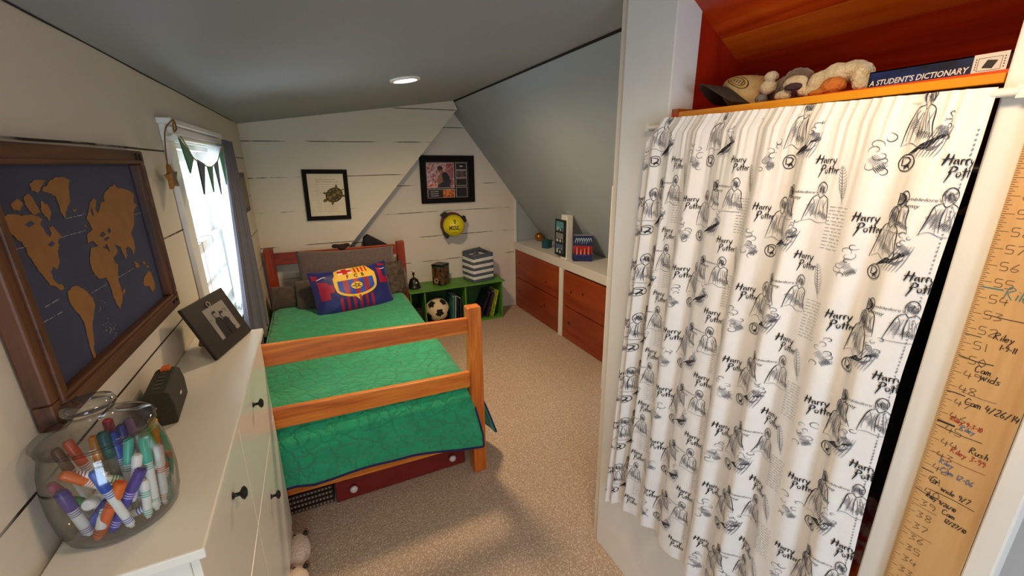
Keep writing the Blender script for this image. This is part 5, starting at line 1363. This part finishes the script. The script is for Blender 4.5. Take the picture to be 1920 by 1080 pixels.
b = B(); b.ball((1.03, .455, .752), (.05, .05, .032), 18, 10); one(b, 'knit_hat', mat('dark teal knit', (16, 70, 74), .95), 'dark teal knit hat beside the red blanket in the closet', 'hat', smooth=True)

# ------------------------------------------------------------------ growth chart
t = thing('growth_chart', 'wooden growth ruler marked with inches and handwritten names', 'growth chart', (CX-.01, .209, .06))
M_rul = wood('amber ruler board', (186, 136, 84), (208, 162, 106), (218, 178, 124), grain=2, fine=60, ring=4, rough=.5)
RYL, RYR, RXF = .252, .1655, CX-.010
b = B(); b.box(RXF, CX+.012, RYR, RYL, .06, 1.95)
INKS = [mat('burnt tick', (72, 52, 34), .7), mat('pale burnt numeral', (120, 92, 62), .7), mat('black pen', (40, 34, 40), .7), mat('red pen', (168, 50, 40), .7), mat('blue grey pen', (90, 106, 140), .7), mat('teal pen', (50, 120, 130), .7)]
on = lambda k: (lambda x, z: (RXF-.0004-.0002*k, RYL-x, z))
for i in range(3*8, 76*8):
    z = i*.0254/8; l = .0135 if i % 8 == 0 else (.0085 if i % 4 == 0 else (.0065 if i % 2 == 0 else .0045))
    b.flat([(.0006, z-.0003), (l, z-.0003), (l, z+.0003), (.0006, z+.0003)], on(0), 1)
NUMS = True
G = {'R': [[(0, 0), (.05, 1), (.5, .85), (.1, .5), (.55, 0)]], 'i': [[(.1, .5), (.1, 0)], [(.1, .7), (.13, .75)]], 'l': [[(.1, 1), (.1, 0)]], 'e': [[(0, .25), (.4, .3), (.25, .5), (0, .3), (.15, 0), (.4, .08)]], 'y': [[(0, .5), (.2, .15)], [(.4, .5), (.05, -.4)]],
 'C': [[(.55, .85), (.2, 1), (0, .5), (.2, 0), (.6, .15)]], 'a': [[(.4, .45), (.1, .45), (.05, .05), (.35, .1), (.4, .5), (.45, 0)]], 'm': [[(0, 0), (.05, .5), (.2, .5), (.25, 0)], [(.25, .4), (.45, .5), (.5, 0)]], 'd': [[(.4, .4), (.1, .4), (.05, .05), (.4, .1)], [(.42, 1), (.42, 0)]], 'W': [[(0, .6), (.15, 0), (.3, .5), (.45, 0), (.6, .6)]],
 's': [[(.35, .5), (.05, .4), (.35, .15), (0, 0)]], 'h': [[(.05, 1), (.05, 0)], [(.05, .35), (.3, .5), (.38, 0)]], 'u': [[(0, .5), (.1, 0), (.35, .1), (.4, .5), (.42, 0)]], 'G': [[(.5, .9), (.1, .8), (.05, .1), (.5, .1), (.55, .5), (.3, .5)]], 'r': [[(.05, .5), (.05, 0)], [(.05, .3), (.3, .5)]], 'g': [[(.4, .45), (.1, .45), (.1, .1), (.4, .15)], [(.42, .5), (.35, -.4), (.05, -.3)]],
 '/': [[(0, -.1), (.35, 1)]], '-': [[(0, .4), (.3, .42)]], '0': [[(.2, 1), (0, .5), (.2, 0), (.4, .5), (.2, 1)]], '1': [[(.1, 1), (.15, 0)]], '2': [[(0, .8), (.3, 1), (.4, .7), (0, 0), (.45, .05)]], '3': [[(0, .95), (.4, .9), (.15, .55), (.4, .25), (0, 0)]], '4': [[(.1, 1), (0, .4), (.45, .45)], [(.35, .8), (.3, 0)]], '5': [[(.4, 1), (.05, 1), (.02, .55), (.38, .5), (.35, .05), (0, .05)]], '8': [[(.2, .5), (.02, .8), (.2, 1), (.38, .8), (.02, .2), (.2, 0), (.4, .2), (.2, .5)]], '6': [[(.35, 1), (0, .3), (.2, 0), (.4, .3), (.05, .4)]], '7': [[(0, .95), (.4, 1), (.1, 0)]], '9': [[(.4, .8), (.1, .95), (.05, .6), (.4, .65), (.3, 0)]]}
GW = {'i': .25, 'l': .25, '1': .3, '-': .42, 'W': .75, 'm': .65, 'C': .75, 'R': .7, ' ': .4}
def hand(s, x, z, h, mi, slope=0., w=.0011):
    for ch in s:
        for st in G.get(ch, []):
            b.ribbon(smoothpath([(x+px_*h*.85+pz*h*.15, z+pz*h+slope*px_*h) for px_, pz in st], 3), w, on(1), mi+1, False)
        x += GW.get(ch, .58)*h*.85; z += slope*h*.5
def line(x0, x1, z, mi, dz=0, w=.0010): b.ribbon(smoothpath([(x0, z), ((x0+x1)/2, z+dz), (x1, z+dz*.5)], 4), w, on(1), mi+1, False)
for n_ in range(4, 76):
    x = .0165
    for ch in str(n_):
        for st in G[ch]: b.ribbon(smoothpath([(x+px_*.0195, n_*.0254-.0062+pz*.0125) for px_, pz in st], 3), .0011, on(0), 2, False)
        x += .0085 if ch == '1' else .0112
hand('Riley', .030, 1.376, .018, 5, -.03); line(.004, .028, 1.388, 5, 0, .0016)
line(.018, .060, 1.347, 2, -.001); hand('Riley', .034, 1.312, .011, 2); hand('1-9-11', .043, 1.298, .009, 2)
line(.004, .022, 1.310, 2); line(.004, .044, 1.273, 2, -.003, .0013); hand('Cam', .026, 1.254, .011, 2, -.05)
hand('Wids', .034, 1.243, .013, 2, -.02); line(.004, .026, 1.208, 2, .001, .0014); hand('Cam 4/26/14', .027, 1.196, .0115, 2, -.03)
hand('Riley 9-3-10', .018, 1.160, .008, 3, -.03); hand('Riley', .032, 1.150, .009, 4); line(.004, .026, 1.152, 2, 0, .003); line(.004, .060, 1.143, 2, -.002)
hand('Rush', .050, 1.118, .011, 2, -.04); hand('Riley 3-99', .030, 1.106, .010, 3, -.05); line(.010, .075, 1.094, 3, -.003, .0007)
hand('Riley', .022, 1.078, .009, 4); hand('Cam 12-06', .026, 1.064, .010, 4, -.05)
line(.004, .020, 1.055, 2, 0, .0014); hand('Gr', .018, 1.036, .015, 2, -.05); hand('Wide 9/7', .034, 1.030, .010, 2, -.05); line(.020, .078, 1.022, 2, .002)
hand('Riley 9/26/10', .020, 1.006, .007, 2, -.06); line(.003, .036, 1.013, 2, -.003, .0012); hand('Cam', .044, .990, .010, 2, -.05); hand('12/27/10', .050, .977, .008, 2, -.05)
for x0, x1, z in [(.006, .04, .982), (.006, .045, .925), (.020, .06, 1.215), (.006, .05, .806)]: line(x0, x1, z, 1, -.002, .0007)
hand('R', .034, .796, .009, 2)
b.build('board', [M_rul]+INKS, t)
